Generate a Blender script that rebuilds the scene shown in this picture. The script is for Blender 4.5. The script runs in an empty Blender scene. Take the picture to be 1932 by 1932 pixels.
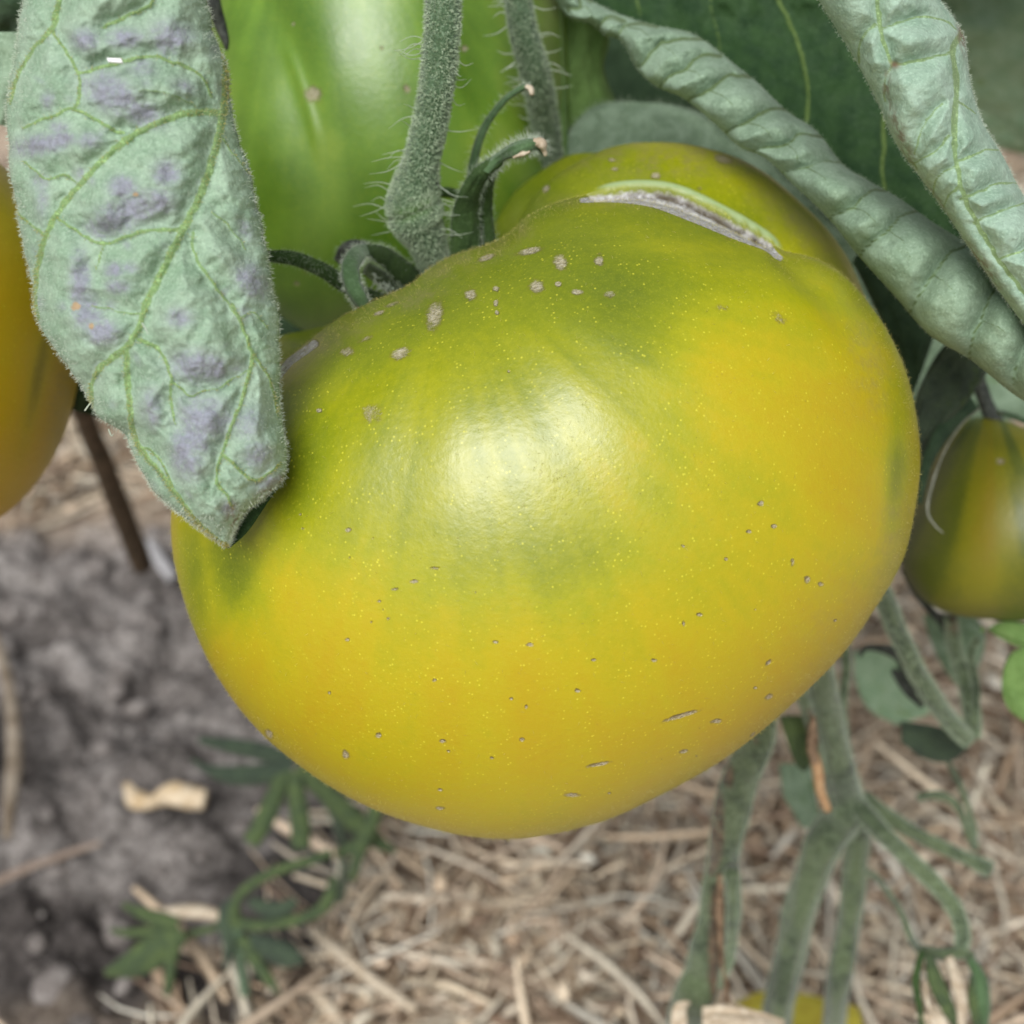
import bpy, math, random
import numpy as np
from mathutils import Vector

rng = np.random.default_rng(7)
random.seed(7)
rad = math.radians
scene = bpy.context.scene
COL = scene.collection

# ------------------------------------------------------------------ camera
CAM_H, PITCH, FOV = 0.40, rad(42), rad(40)
TANH = math.tan(FOV / 2)
cd = bpy.data.cameras.new("camera")
cam = bpy.data.objects.new("camera", cd)
COL.objects.link(cam)
cam.location = (0, 0, CAM_H)
cam.rotation_euler = (math.pi / 2 - PITCH, 0, 0)
cd.sensor_width = 36
cd.lens = 18 / TANH
cd.clip_start = 0.01
cd.clip_end = 200
cd.dof.use_dof = True
cd.dof.focus_distance = 0.166
cd.dof.aperture_fstop = 22
scene.camera = cam

# ------------------------------------------------------------------ light (bright overcast)
SUN_EL, SUN_AZ = rad(56), rad(198)      # azimuth clockwise from +Y: the sun stands behind the photographer
w = bpy.data.worlds.new("World")
scene.world = w
w.use_nodes = True
wn = w.node_tree.nodes
wl = w.node_tree.links
sky = wn.new('ShaderNodeTexSky')
sky.sky_type = 'NISHITA'
sky.sun_disc = False
sky.sun_elevation = SUN_EL
sky.sun_rotation = SUN_AZ
sky.air_density = 1.0
sky.dust_density = 4.0
hs = wn.new('ShaderNodeHueSaturation')
hs.inputs['Saturation'].default_value = 0.30
wl.new(sky.outputs[0], hs.inputs['Color'])
wl.new(hs.outputs[0], wn['Background'].inputs[0])
wn['Background'].inputs[1].default_value = 0.064
sd = bpy.data.lights.new("sun", 'SUN')
sd.energy = 2.4
sd.angle = rad(37)
sd.color = (1.0, 1.0, 0.985)
sun = bpy.data.objects.new("sun", sd)
COL.objects.link(sun)
sdir = Vector((math.sin(SUN_AZ) * math.cos(SUN_EL), math.cos(SUN_AZ) * math.cos(SUN_EL), math.sin(SUN_EL)))
sun.rotation_euler = sdir.to_track_quat('Z', 'Y').to_euler()
sun.location = (0, -2, 3)
scene.view_settings.view_transform = 'Standard'
scene.view_settings.look = 'None'
scene.view_settings.gamma = 1
scene.view_settings.use_curve_mapping = False
scene.view_settings.exposure = 0.32

# ------------------------------------------------------------------ placing helpers
CAM = np.array([0, 0, CAM_H])
RT = np.array([1.0, 0, 0])
UP = np.array([0, math.sin(PITCH), math.cos(PITCH)])
FW = np.array([0, math.cos(PITCH), -math.sin(PITCH)])
K = TANH / 966.0


def P(u, v, d):
    """pixel (1932 wide picture) and depth in cm -> world point"""
    u, v, d = np.broadcast_arrays(np.asarray(u, float), np.asarray(v, float), np.asarray(d, float))
    d = d * 0.01
    x = (u - 966) * K * d
    y = -(v - 966) * K * d
    return CAM + x[..., None] * RT + y[..., None] * UP + d[..., None] * FW


def proj(X):
    q = X - CAM
    d = q @ FW
    return 966 + (q @ RT) / d / K, 966 - (q @ UP) / d / K, d * 100


def onground(u, v, z=0.0):
    a = P(u, v, 100.0) - CAM
    t = (z - CAM_H) / a[..., 2]
    return CAM + a * t[..., None]


def cat(pts, n):
    p = np.asarray(pts, float)
    if p.ndim == 1:
        p = p[:, None]
    if len(p) == 1:
        return np.repeat(p, n, 0)
    p = np.vstack([2 * p[0] - p[1], p, 2 * p[-1] - p[-2]])
    k = len(p) - 3
    t = np.linspace(0, k - 1e-9, n)
    i = t.astype(int)
    f = (t - i)[:, None]
    a, b, c, d = p[i], p[i + 1], p[i + 2], p[i + 3]
    return 0.5 * (2 * b + (c - a) * f + (2 * a - 5 * b + 4 * c - d) * f ** 2 + (3 * b - a - 3 * c + d) * f ** 3)


def hsh(ix, iy, iz, seed):
    h = (ix * 374761393 + iy * 668265263 + iz * 2147483647 + seed * 974634777) & 0xffffffff
    h = ((h ^ (h >> 13)) * 1274126177) & 0xffffffff
    return ((h ^ (h >> 16)) & 0xffffff) / float(0xffffff)


def vnoise(x, y, z=0.0, seed=0):
    x, y, z = np.broadcast_arrays(np.asarray(x, float), np.asarray(y, float), np.asarray(z, float))
    ix, iy, iz = np.floor(x).astype(np.int64), np.floor(y).astype(np.int64), np.floor(z).astype(np.int64)
    fx, fy, fz = x - ix, y - iy, z - iz
    fx, fy, fz = [f * f * (3 - 2 * f) for f in (fx, fy, fz)]
    r = 0
    for a in (0, 1):
        for b in (0, 1):
            for c in (0, 1):
                r = r + hsh(ix + a, iy + b, iz + c, seed) * (fx if a else 1 - fx) * (fy if b else 1 - fy) * (fz if c else 1 - fz)
    return r * 2 - 1


def fbm(x, y, z=0.0, seed=0, o=4):
    r, a = 0, 1.0
    for k in range(o):
        r = r + a * vnoise(x * 2 ** k, y * 2 ** k, np.asarray(z) * 2 ** k, seed + k)
        a *= 0.5
    return r


def sstep(a, b, x):
    t = np.clip((x - a) / (b - a), 0, 1)
    return t * t * (3 - 2 * t)


def pdist(u, v, poly, closed=False):
    """distance in pixels from (u,v) to a polyline, and the parameter along it"""
    p = np.asarray(poly, float)
    best = np.full(u.shape, 1e9)
    par = np.zeros(u.shape)
    for i in range(len(p) - 1):
        a, b = p[i], p[i + 1]
        ab = b - a
        t = np.clip(((u - a[0]) * ab[0] + (v - a[1]) * ab[1]) / (ab @ ab + 1e-9), 0, 1)
        dd = np.hypot(u - a[0] - t * ab[0], v - a[1] - t * ab[1])
        m = dd < best
        best[m] = dd[m]
        par[m] = ((i + t) / (len(p) - 1))[m]
    return best, par


def veins(u, v, polys):
    """polys: (width, points); returns ridge 0..1 and the distance to the nearest vein"""
    ridge = np.zeros(u.shape)
    near = np.full(u.shape, 1e9)
    wob = 2.2 * vnoise(u / 13, v / 13, 0, 5)
    wob2 = 2.2 * vnoise(u / 13, v / 13, 0, 6)
    for wd, pts in polys:
        pts = cat(pts, max(8, len(pts) * 4))
        d, t = pdist(u + wob, v + wob2, pts)
        ww = wd * (1.0 - 0.35 * t)
        ridge = np.maximum(ridge, np.exp(-(d / ww) ** 2) * min(1, 0.35 + wd / 9))
        if wd >= 2.2:
            near = np.minimum(near, d)
    return ridge, near


def blobs(u, v, lst):
    m = np.zeros(u.shape)
    for b in lst:
        bu, bv, ru, rv = b[:4]
        an = rad(b[4]) if len(b) > 4 else 0
        am = b[5] if len(b) > 5 else 1
        x, y = u - bu, v - bv
        xx = (x * math.cos(an) + y * math.sin(an)) / ru
        yy = (-x * math.sin(an) + y * math.cos(an)) / rv
        m = np.maximum(m, am * np.exp(-(xx ** 2 + yy ** 2)))
    return m


# ------------------------------------------------------------------ object helpers
def thing(name, label, cat_, loc=(0, 0, 0), group=None):
    o = bpy.data.objects.new(name, None)
    COL.objects.link(o)
    o.location = tuple(float(c) for c in loc)
    o.empty_display_size = 0.01
    o['label'] = label
    o['category'] = cat_
    if group:
        o['group'] = group
    return o


def origin_of(o):
    l = np.zeros(3)
    while o is not None:
        l = l + np.array(o.location)
        o = o.parent
    return l


def mesh(name, V, F, mat, parent=None, attrs=None, smooth=True, label=None, kind=None, loc=None):
    V = np.asarray(V, float).reshape(-1, 3)
    me = bpy.data.meshes.new(name)
    base = origin_of(parent)
    if loc is not None:
        base = np.asarray(loc, float)
    V = V - base
    F = np.asarray(F, np.int32)
    k = F.shape[1]
    me.vertices.add(len(V))
    me.vertices.foreach_set('co', V.astype(np.float32).ravel())
    me.loops.add(F.size)
    me.loops.foreach_set('vertex_index', F.ravel())
    me.polygons.add(len(F))
    me.polygons.foreach_set('loop_start', np.arange(0, F.size, k, dtype=np.int32))
    me.polygons.foreach_set('use_smooth', np.full(len(F), smooth))
    if attrs:
        for an, av in attrs.items():
            av = np.asarray(av, np.float32)
            if av.ndim == 2:
                at = me.attributes.new(an, 'FLOAT_COLOR', 'POINT')
                if av.shape[1] == 3:
                    av = np.hstack([av, np.ones((len(av), 1), np.float32)])
                at.data.foreach_set('color', av.ravel())
            else:
                me.attributes.new(an, 'FLOAT', 'POINT').data.foreach_set('value', av.ravel())
    me.update(calc_edges=True)
    me.validate()
    me.materials.append(mat)
    o = bpy.data.objects.new(name, me)
    COL.objects.link(o)
    if parent is not None:
        o.parent = parent
    elif loc is not None:
        o.location = tuple(float(c) for c in loc)
    if label:
        o['label'] = label
    if kind:
        o['kind'] = kind
    return o


def gridF(n, m, wrap=False):
    i, j = np.meshgrid(np.arange(n - 1), np.arange(m if wrap else m - 1), indexing='ij')
    a = i * m + j
    b = i * m + (j + 1) % m
    return np.stack([a, b, b + m, a + m], -1).reshape(-1, 4)


def normals(V, n, m):
    G = V.reshape(n, m, 3)
    du = np.gradient(G, axis=0)
    dv = np.gradient(G, axis=1)
    N = np.cross(du, dv)
    N /= np.linalg.norm(N, axis=-1, keepdims=True) + 1e-12
    return N.reshape(-1, 3)


def tube_v(pts, r, n, m, rough=0.0, flat=1.0, seed=0):
    """pts (u,v,depth) centre line, r radius in pixels at each point"""
    c = cat(pts, n)
    rr = cat(r, n)[:, 0]
    C = P(c[:, 0], c[:, 1], c[:, 2])
    rw = rr * K * c[:, 2] * 0.01
    T = np.gradient(C, axis=0)
    T /= np.linalg.norm(T, axis=1, keepdims=True)
    view = C - CAM
    A = np.cross(T, view)
    A /= np.linalg.norm(A, axis=1, keepdims=True)
    B = np.cross(A, T)
    th = np.linspace(0, 2 * math.pi, m, endpoint=False)
    s = np.linspace(0, 1, n)
    rad_ = rw[:, None] * (1 + rough * vnoise(np.cos(th)[None] * 1.6 + 5, np.sin(th)[None] * 1.6 + 5, s[:, None] * n / 7, seed))
    V = C[:, None] + rad_[..., None] * (np.cos(th)[None, :, None] * A[:, None] + flat * np.sin(th)[None, :, None] * B[:, None])
    N = (np.cos(th)[None, :, None] * A[:, None] + np.sin(th)[None, :, None] * B[:, None]) * np.ones_like(V)
    return V, N, C, T


def tube(name, pts, r, mat, parent=None, n=None, m=20, rough=0.06, flat=1.0, seed=0, fuzz=None, label=None, loc=None, attrs_fn=None, groove=None):
    n = n or len(pts) * 10
    V, N, C, T = tube_v(pts, r, n, m, rough, flat, seed)
    if groove:
        gu, gv, _ = proj(V)
        V = V - N * (.00045 * np.exp(-(pdist(gu, gv, groove)[0] / 5) ** 2))[..., None]
    Vf = np.vstack([V.reshape(-1, 3), C[:1], C[-1:]])
    F = gridF(n, m, True)
    a, b = n * m, n * m + 1
    caps = [(a, (j + 1) % m, j, j) for j in range(m)] + [(b, (n - 1) * m + j, (n - 1) * m + (j + 1) % m, (n - 1) * m + (j + 1) % m) for j in range(m)]
    caps = np.array([(c[0], c[1], c[2]) for c in caps])
    F3 = np.vstack([F[:, [0, 1, 2]], F[:, [0, 2, 3]], caps])
    at = attrs_fn(*proj(Vf)[:2]) if attrs_fn else None
    o = mesh(name, Vf, F3, mat, parent, label=label, loc=loc, attrs=at)
    if fuzz:
        cnt, ln, wd, fm = fuzz
        hairs('fuzz', V.reshape(-1, 3), N.reshape(-1, 3), cnt, ln, wd, fm, o, grid=(n, m))
    return o, V, N


def hairs(name, V, N, cnt, ln, wd, mat, parent, grid=None, bend=0.5, sel=None, jitter=0.45):
    """cnt fine hairs (length ln cm, width wd cm) on the points V with normals N, one mesh"""
    if sel is None:
        idx = rng.integers(0, len(V), cnt)
    else:
        ids = np.nonzero(sel)[0]
        if len(ids) == 0:
            return None
        idx = ids[rng.integers(0, len(ids), cnt)]
    if grid:
        n, m = grid
        j = idx % m
        nb = np.where(idx + m < n * m, idx + m, idx - m)
        nb2 = idx - j + (j + 1) % m
        f, g = rng.random((2, cnt, 1))
        B = V[idx] + (V[nb] - V[idx]) * f + (V[nb2] - V[idx]) * g * 0.98
    else:
        B = V[idx] + rng.normal(0, 1, (cnt, 3)) * 0.0001
    d = N[idx] + rng.normal(0, jitter, (cnt, 3))
    d /= np.linalg.norm(d, axis=1, keepdims=True)
    L = (ln * 0.01 * (0.5 + rng.random(cnt)))[:, None]
    side = np.cross(d, rng.normal(0, 1, (cnt, 3)))
    side /= np.linalg.norm(side, axis=1, keepdims=True)
    s2 = np.cross(d, side)
    W = wd * 0.01
    bd = side * bend
    p0, p1 = B, B + d * L * 0.55 + bd * L * 0.1
    tip = B + d * L + bd * L * 0.42
    vs = [B - N[idx] * W + side * W, B - N[idx] * W + (-0.5 * side + 0.87 * s2) * W, B - N[idx] * W + (-0.5 * side - 0.87 * s2) * W]
    vs += [p1 + side * W * .7, p1 + (-0.5 * side + 0.87 * s2) * W * .7, p1 + (-0.5 * side - 0.87 * s2) * W * .7, tip]
    VV = np.stack(vs, 1).reshape(-1, 3)
    o = np.arange(cnt)[:, None] * 7
    tri = []
    for a in range(3):
        b = (a + 1) % 3
        tri += [o + [a, b, b + 3], o + [a, b + 3, a + 3], o + [a + 3, b + 3, 6]]
    F = np.concatenate([t for t in tri], 0)
    return mesh(name, VV, F, mat, parent, smooth=False, kind='stuff')


def ribbon(name, L, R, D, b, mat, parent=None, n=60, m=24, a=(-100, 100), disp=None, attrs=None, label=None, fuzz=None, efuzz=None, loc=None, noise=0.0, seed=0, thick=0.0):
    """sheet between the edge lines L and R with an arched cross-section"""
    Lc, Rc = cat(L, n), cat(R, n)
    Dc = cat(D, n)[:, 0]
    bc = cat(b if hasattr(b, '__len__') else [b], n)[:, 0]
    an = np.radians(np.linspace(a[0], a[1], m))
    mid, half = (Lc + Rc) / 2, (Rc - Lc) / 2
    u = mid[:, None, 0] + half[:, None, 0] * np.sin(an)
    v = mid[:, None, 1] + half[:, None, 1] * np.sin(an)
    d = Dc[:, None] - bc[:, None] * np.cos(an)
    if noise:
        d = d + noise * fbm(u / 60, v / 60, an[None] * 2, seed)
    at = None
    if disp:
        d = d - disp(u, v) * (0.35 + 0.65 * np.clip(np.cos(an), 0, 1))
    if attrs:
        at = {k: x.ravel() for k, x in attrs(u, v).items()}
    V = P(u, v, d).reshape(-1, 3)
    F = gridF(n, m)
    N = normals(V, n, m)
    s = np.sign(np.sum(N * (CAM - V), axis=1)[n // 2 * m + m // 2])
    if s < 0:
        N = -N
        F = F[:, ::-1]
    if thick:
        nn = n * m
        V2 = V - N * thick * 0.01
        F2 = F[:, ::-1] + nn
        i = np.arange(n - 1)
        j = np.arange(m - 1)
        def q(a_, b_):
            return np.stack([a_, b_, b_ + nn, a_ + nn], -1)
        rim = [q(i * m, (i + 1) * m), q((i + 1) * m + m - 1, i * m + m - 1), q(j + 1, j), q((n - 1) * m + j, (n - 1) * m + j + 1)]
        Vall = np.vstack([V, V2])
        Fall = np.vstack([F, F2] + rim)
        if at:
            at = {k: np.concatenate([x, x]) for k, x in at.items()}
    else:
        Vall, Fall = V, F
    o = mesh(name, Vall, Fall, mat, parent, attrs=at, label=label, loc=loc)
    if fuzz:
        hairs('fuzz', V, N, fuzz[0], fuzz[1], fuzz[2], fuzz[3], o)
    if efuzz:
        sel = np.abs(np.repeat(an[None], n, 0).ravel()) > rad(min(70, abs(a[1]) * .7))
        hairs('edge_fuzz', V, N, efuzz[0], efuzz[1], efuzz[2], efuzz[3], o, sel=sel)
    return o


def blade(name, cl, wd, D, mat, parent=None, b=0.05, **kw):
    """narrow leaf from its centre line and half-widths in pixels"""
    n0 = max(6, len(cl) * 3)
    c = cat(cl, n0)
    ww = cat(wd, n0)[:, 0]
    t = np.gradient(c, axis=0)
    t /= np.linalg.norm(t, axis=1, keepdims=True)
    nrm = np.stack([-t[:, 1], t[:, 0]], 1)
    kw.setdefault('a', (-150, 150))
    kw.setdefault('m', 14)
    kw.setdefault('n', n0 * 3)
    return ribbon(name, c + nrm * ww[:, None], c - nrm * ww[:, None], D, b, mat, parent, **kw)


# ------------------------------------------------------------------ materials
class NT:
    def __init__(self, name):
        self.m = bpy.data.materials.new(name)
        self.m.use_nodes = True
        self.t = self.m.node_tree
        self.b = self.t.nodes['Principled BSDF']
        self.tc = self.t.nodes.new('ShaderNodeTexCoord').outputs['Object']

    def set(self, **kw):
        for k, v in kw.items():
            s = self.b.inputs[k.replace('_', ' ')]
            if hasattr(v, 'node'):
                self.t.links.new(v, s)
            else:
                s.default_value = (*v, 1) if isinstance(v, tuple) and len(v) == 3 and s.type == 'RGBA' else v
        return self

    def plug(self, s, v):
        if hasattr(v, 'node'):
            self.t.links.new(v, s)
        elif isinstance(v, tuple) and s.type == 'RGBA':
            s.default_value = (*v, 1)
        else:
            s.default_value = v

    def noise(self, scale, detail=3, rough=.55, dist=0.0, co=None):
        n = self.t.nodes.new('ShaderNodeTexNoise')
        n.inputs['Scale'].default_value = scale
        n.inputs['Detail'].default_value = detail
        n.inputs['Roughness'].default_value = rough
        n.inputs['Distortion'].default_value = dist
        self.t.links.new(co or self.tc, n.inputs['Vector'])
        return n.outputs['Fac']

    def vor(self, scale, out='Distance', feat='F1', rnd=1.0):
        n = self.t.nodes.new('ShaderNodeTexVoronoi')
        n.feature = feat
        n.inputs['Scale'].default_value = scale
        n.inputs['Randomness'].default_value = rnd
        self.t.links.new(self.tc, n.inputs['Vector'])
        return n.outputs[out]

    def attr(self, name, col=False):
        n = self.t.nodes.new('ShaderNodeAttribute')
        n.attribute_name = name
        return n.outputs['Color' if col else 'Fac']

    def math(self, op, a, b=0.0, c=0.0, clamp=False):
        n = self.t.nodes.new('ShaderNodeMath')
        n.operation = op
        n.use_clamp = clamp
        self.plug(n.inputs[0], a)
        self.plug(n.inputs[1], b)
        self.plug(n.inputs[2], c)
        return n.outputs[0]

    def ramp(self, v, a, b, lo=0.0, hi=1.0):
        n = self.t.nodes.new('ShaderNodeMapRange')
        n.interpolation_type = 'SMOOTHSTEP'
        self.plug(n.inputs[0], v)
        n.inputs[1].default_value = a
        n.inputs[2].default_value = b
        n.inputs[3].default_value = lo
        n.inputs[4].default_value = hi
        return n.outputs[0]

    def mix(self, f, a, b, typ='MIX'):
        n = self.t.nodes.new('ShaderNodeMix')
        n.data_type = 'RGBA'
        n.blend_type = typ
        self.plug(n.inputs[0], f)
        self.plug(n.inputs[6], a)
        self.plug(n.inputs[7], b)
        return n.outputs[2]

    def cramp(self, v, stops):
        n = self.t.nodes.new('ShaderNodeValToRGB')
        e = n.color_ramp.elements
        while len(e) < len(stops):
            e.new(0.5)
        for x, (p, c) in zip(e, stops):
            x.position = p
            x.color = (*c, 1)
        self.plug(n.inputs[0], v)
        return n.outputs[0]

    def bump(self, h, dist, strength=1.0, prev=None):
        n = self.t.nodes.new('ShaderNodeBump')
        n.inputs['Distance'].default_value = dist
        n.inputs['Strength'].default_value = strength
        self.plug(n.inputs['Height'], h)
        if prev is not None:
            self.t.links.new(prev, n.inputs['Normal'])
        return n.outputs[0]

    def translucent(self, fac, col):
        tr = self.t.nodes.new('ShaderNodeBsdfTranslucent')
        self.plug(tr.inputs[0], col)
        mx = self.t.nodes.new('ShaderNodeMixShader')
        mx.inputs[0].default_value = fac
        out = self.t.nodes['Material Output']
        self.t.links.new(self.b.outputs[0], mx.inputs[1])
        self.t.links.new(tr.outputs[0], mx.inputs[2])
        self.t.links.new(mx.outputs[0], out.inputs[0])
        return self


def tomato_mat(name, stops, rough=.36, sheen=.0, streak=None, speck=.5, spec=.88):
    k = NT(name)
    g = k.attr('pigment')
    g2 = k.math('ADD', g, k.math('MULTIPLY', k.math('SUBTRACT', k.noise(90, 4, .6), .5), .30))
    g2 = k.math('ADD', g2, k.math('MULTIPLY', k.math('SUBTRACT', k.noise(900, 3, .6), .5), .22))
    c = k.cramp(g2, stops)
    # pale oil glands: tiny bright dots
    dots = k.ramp(k.vor(1400), .06, .26, 1, 0)
    pick = k.ramp(k.math('ADD', k.math('MULTIPLY', k.noise(260, 2), .6), k.math('MULTIPLY', k.noise(900, 2), .4)), .44, .58)
    dt = k.math('MULTIPLY', k.math('MULTIPLY', dots, pick), speck)
    c = k.mix(dt, c, (.85, .80, .06))
    fib = k.ramp(k.noise(3000, 2, .7), .50, .72, 0, .14)
    c = k.mix(fib, c, (.54, .52, .03))
    sc = k.attr('scab')
    m = k.math('ADD', sc, k.math('MULTIPLY', k.math('SUBTRACT', k.noise(1500, 4, .7), .5), 1.0))
    c = k.mix(k.math('MULTIPLY', k.math('MULTIPLY', k.ramp(m, .22, .45), k.ramp(sc, .06, .25)), .28), c, (.16, .11, .02))
    m = k.math('MULTIPLY', k.ramp(m, .36, .80), k.ramp(sc, .08, .4))
    cork = k.cramp(k.noise(2600, 4, .7), [(.3, (.20, .16, .09)), (.5, (.40, .35, .24)), (.7, (.60, .55, .44))])
    c = k.mix(k.math('MULTIPLY', m, .78), c, cork)
    ds = k.attr('dust')
    c = k.mix(k.math('MULTIPLY', ds, k.ramp(k.noise(1400, 3, .7), .3, .7, .15, 1.0)), c, (.27, .21, .10))
    ck = k.attr('cork')
    wcol = k.cramp(k.noise(1300, 5, .75, 1.0), [(.32, (.16, .12, .09)), (.44, (.50, .47, .43)), (.6, (.76, .76, .77))])
    ck = k.math('ADD', ck, k.math('MULTIPLY', k.math('MULTIPLY', k.math('SUBTRACT', k.noise(1500, 4, .7), .5), .8), k.ramp(ck, .02, .3)))
    c = k.mix(k.ramp(ck, .3, .6), c, wcol)
    lp = k.attr('lip')
    c = k.mix(k.ramp(lp, .2, .8), c, (.34, .44, .20))
    c = k.mix(k.math('MULTIPLY', k.ramp(k.attr('seam_shade'), .25, .8), k.ramp(k.noise(400, 3), .3, .5)), c, (.10, .075, .04))
    r = k.math('ADD', rough, k.math('MULTIPLY', k.math('MAXIMUM', m, ck), .35))
    r = k.math('ADD', r, k.math('MULTIPLY', k.math('SUBTRACT', k.noise(500, 3), .5), .12))
    h = k.bump(k.noise(1100, 3, .6), .00010, .55)
    h = k.bump(k.math('MULTIPLY', m, k.noise(2600, 3)), .0004, .8, h)
    h = k.bump(k.math('MULTIPLY', ck, k.noise(1300, 4, .7, 1.0)), .0008, 1.0, h)
    k.set(Base_Color=c, Roughness=r, Normal=h)
    k.set(Specular_IOR_Level=spec, Subsurface_Weight=.07, Subsurface_Radius=(.9, .8, .1), Subsurface_Scale=.004,
          Sheen_Weight=sheen, Sheen_Roughness=.45, Sheen_Tint=(.95, .9, .7))
    return k.m


M_TOM = tomato_mat('ripening_tomato_skin', [(0.0, (.49, .345, .0002)), (.22, (.485, .40, .0002)), (.45, (.36, .365, .0004)), (.70, (.22, .26, .001)), (1.0, (.12, .165, .002))], rough=.37)
M_GRN = tomato_mat('green_tomato_skin', [(0.0, (.24, .36, .04)), (.4, (.145, .275, .025)), (1.0, (.065, .155, .010))], rough=.38, spec=.8, sheen=.0, speck=.12)
M_ORG = tomato_mat('orange_tomato_skin', [(0.0, (.58, .36, .001)), (.45, (.48, .36, .001)), (1.0, (.09, .10, .003))], rough=.42)
M_OLV = tomato_mat('striped_tomato_skin', [(0.0, (.23, .18, .002)), (.30, (.20, .195, .002)), (.56, (.095, .12, .002)), (1.0, (.03, .06, .003))], rough=.45, speck=.15)  # dark olive skin, set darker still to carry the shade it hangs in


def leaf_mat(name, pale, dark, vein, purple=False, trans=.12, rough=.72, bs=1.0, sheen=.08, ovein=1.0):
    k = NT(name)
    f = k.noise(260, 4, .6)
    c = k.mix(k.ramp(f, .35, .65), dark, pale)
    c = k.mix(k.ramp(k.noise(2200, 3, .7), .48, .66, 0, .32), c, tuple(min(1, x * 1.45 + .05) for x in pale))
    c = k.mix(k.ramp(k.noise(1900, 3, .7), .50, .34, 0, .30), c, tuple(x * .62 for x in dark))
    if purple:
        pb = k.attr('blotch')
        mm = k.math('ADD', pb, k.math('MULTIPLY', k.math('SUBTRACT', k.noise(800, 6, .85, .6), .5), 2.2))
        mm = k.math('MULTIPLY', k.ramp(mm, .30, 1.05), k.ramp(pb, .05, .5))
        c = k.mix(k.math('MULTIPLY', mm, .78), c, k.cramp(k.noise(1700, 4, .7), [(.35, (.20, .17, .24)), (.62, (.38, .36, .52))]))
        c = k.mix(k.ramp(k.math('ADD', pb, k.math('MULTIPLY', k.noise(70, 3), .6)), .25, .9, 0, .35), c, (.33, .34, .40))
        tb = k.attr('tan')
        tm = k.ramp(k.math('ADD', tb, k.math('MULTIPLY', k.math('SUBTRACT', k.noise(1800, 3), .5), .9)), .45, .75)
        c = k.mix(k.math('MULTIPLY', tm, k.ramp(tb, .1, .3)), c, (.50, .36, .22))
    vv = k.attr('vein')
    vm = k.math('MULTIPLY', k.ramp(k.math('ADD', vv, k.math('MULTIPLY', k.math('SUBTRACT', k.noise(1500, 3), .5), .5)), .18, .62), ovein)
    vc = k.mix(k.ramp(k.noise(2400, 3, .7), .5, .68, 0, .8), vein, tuple(min(1, x * 1.9 + .05) for x in vein))
    c = k.mix(k.math('MULTIPLY', vm, .85), c, vc)
    ed = k.attr('rim')
    c = k.mix(k.math('MULTIPLY', ed, k.ramp(k.noise(900, 3), .35, .6)), c, (.20, .13, .09))
    h = k.bump(k.noise(420, 3), .0006 * bs, .5)
    h = k.bump(k.noise(2300, 4, .7), .00022 * bs, .8, h)
    k.set(Base_Color=c, Roughness=rough + .08, Normal=h, Specular_IOR_Level=.18, Sheen_Weight=sheen, Sheen_Roughness=.5)
    if trans:
        k.translucent(trans, tuple(x * .9 for x in (pale[0] * .8, pale[1], pale[2] * .4)))
    return k.m


M_LEAF = leaf_mat('leaf_underside', (.385, .525, .385), (.28, .42, .285), (.22, .35, .12), purple=True)
M_LEAF2 = leaf_mat('rolled_leaf_underside', (.41, .56, .44), (.30, .44, .33), (.21, .31, .12))
M_LEAF3 = leaf_mat('rolled_leaf_underside_dull', (.33, .455, .325), (.24, .345, .235), (.10, .15, .05))
M_TOP = leaf_mat('leaf_upper_side', (.032, .075, .022), (.020, .052, .018), (.11, .17, .04), trans=.06, rough=.55, sheen=.0)
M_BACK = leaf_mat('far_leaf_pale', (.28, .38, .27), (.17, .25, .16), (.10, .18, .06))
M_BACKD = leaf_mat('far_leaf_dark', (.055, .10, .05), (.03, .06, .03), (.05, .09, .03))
M_LITE = leaf_mat('far_leaf_light', (.20, .33, .10), (.14, .25, .07), (.2, .3, .1), trans=.25)
M_SEPAL = leaf_mat('sepal_green', (.050, .095, .025), (.032, .065, .018), (.10, .16, .05), trans=.05, sheen=.06)
M_SEPALP = leaf_mat('sepal_underside', (.095, .17, .075), (.055, .11, .04), (.10, .16, .05), trans=.08, sheen=.3)
M_WEED = leaf_mat('weed_green', (.105, .15, .055), (.06, .09, .045), (.06, .10, .03), trans=.15)
M_WEEDD = leaf_mat('weed_dark_green', (.06, .088, .052), (.04, .058, .04), (.06, .10, .03), trans=.05, sheen=.1)
M_PALE = leaf_mat('far_leaf_mint', (.38, .52, .36), (.26, .40, .25), (.2, .3, .12))
M_YEL = leaf_mat('yellow_leaf', (.45, .40, .05), (.35, .28, .04), (.3, .3, .05), trans=.2)


def stem_mat(name, a, b, c3, brown=0.0):
    k = NT(name)
    c = k.mix(k.ramp(k.math('ADD', k.math('MULTIPLY', k.noise(220, 4), .5), k.math('MULTIPLY', k.noise(45, 3), .5)), .42, .56), a, b)
    c = k.mix(k.ramp(k.noise(1900, 4, .7), .5, .64, 0, .75), c, c3)
    c = k.mix(k.ramp(k.noise(2500, 3, .7), .47, .36, 0, .45), c, (.03, .045, .03))
    if brown:
        bm = k.ramp(k.math('ADD', k.attr('brown'), k.math('MULTIPLY', k.math('SUBTRACT', k.noise(350, 4, .7), .5), brown)), .35, .6)
        c = k.mix(bm, c, k.cramp(k.noise(500, 4), [(.35, (.035, .025, .018)), (.6, (.16, .105, .065))]))
    jn = k.attr('joint')
    c = k.mix(k.math('MULTIPLY', jn, .8), c, (.13, .22, .07))
    h = k.bump(k.noise(1700, 4, .7), .0004, .9)
    k.set(Base_Color=c, Roughness=.75, Normal=h, Specular_IOR_Level=.2, Sheen_Weight=.45, Sheen_Roughness=.35)
    return k.m


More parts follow.
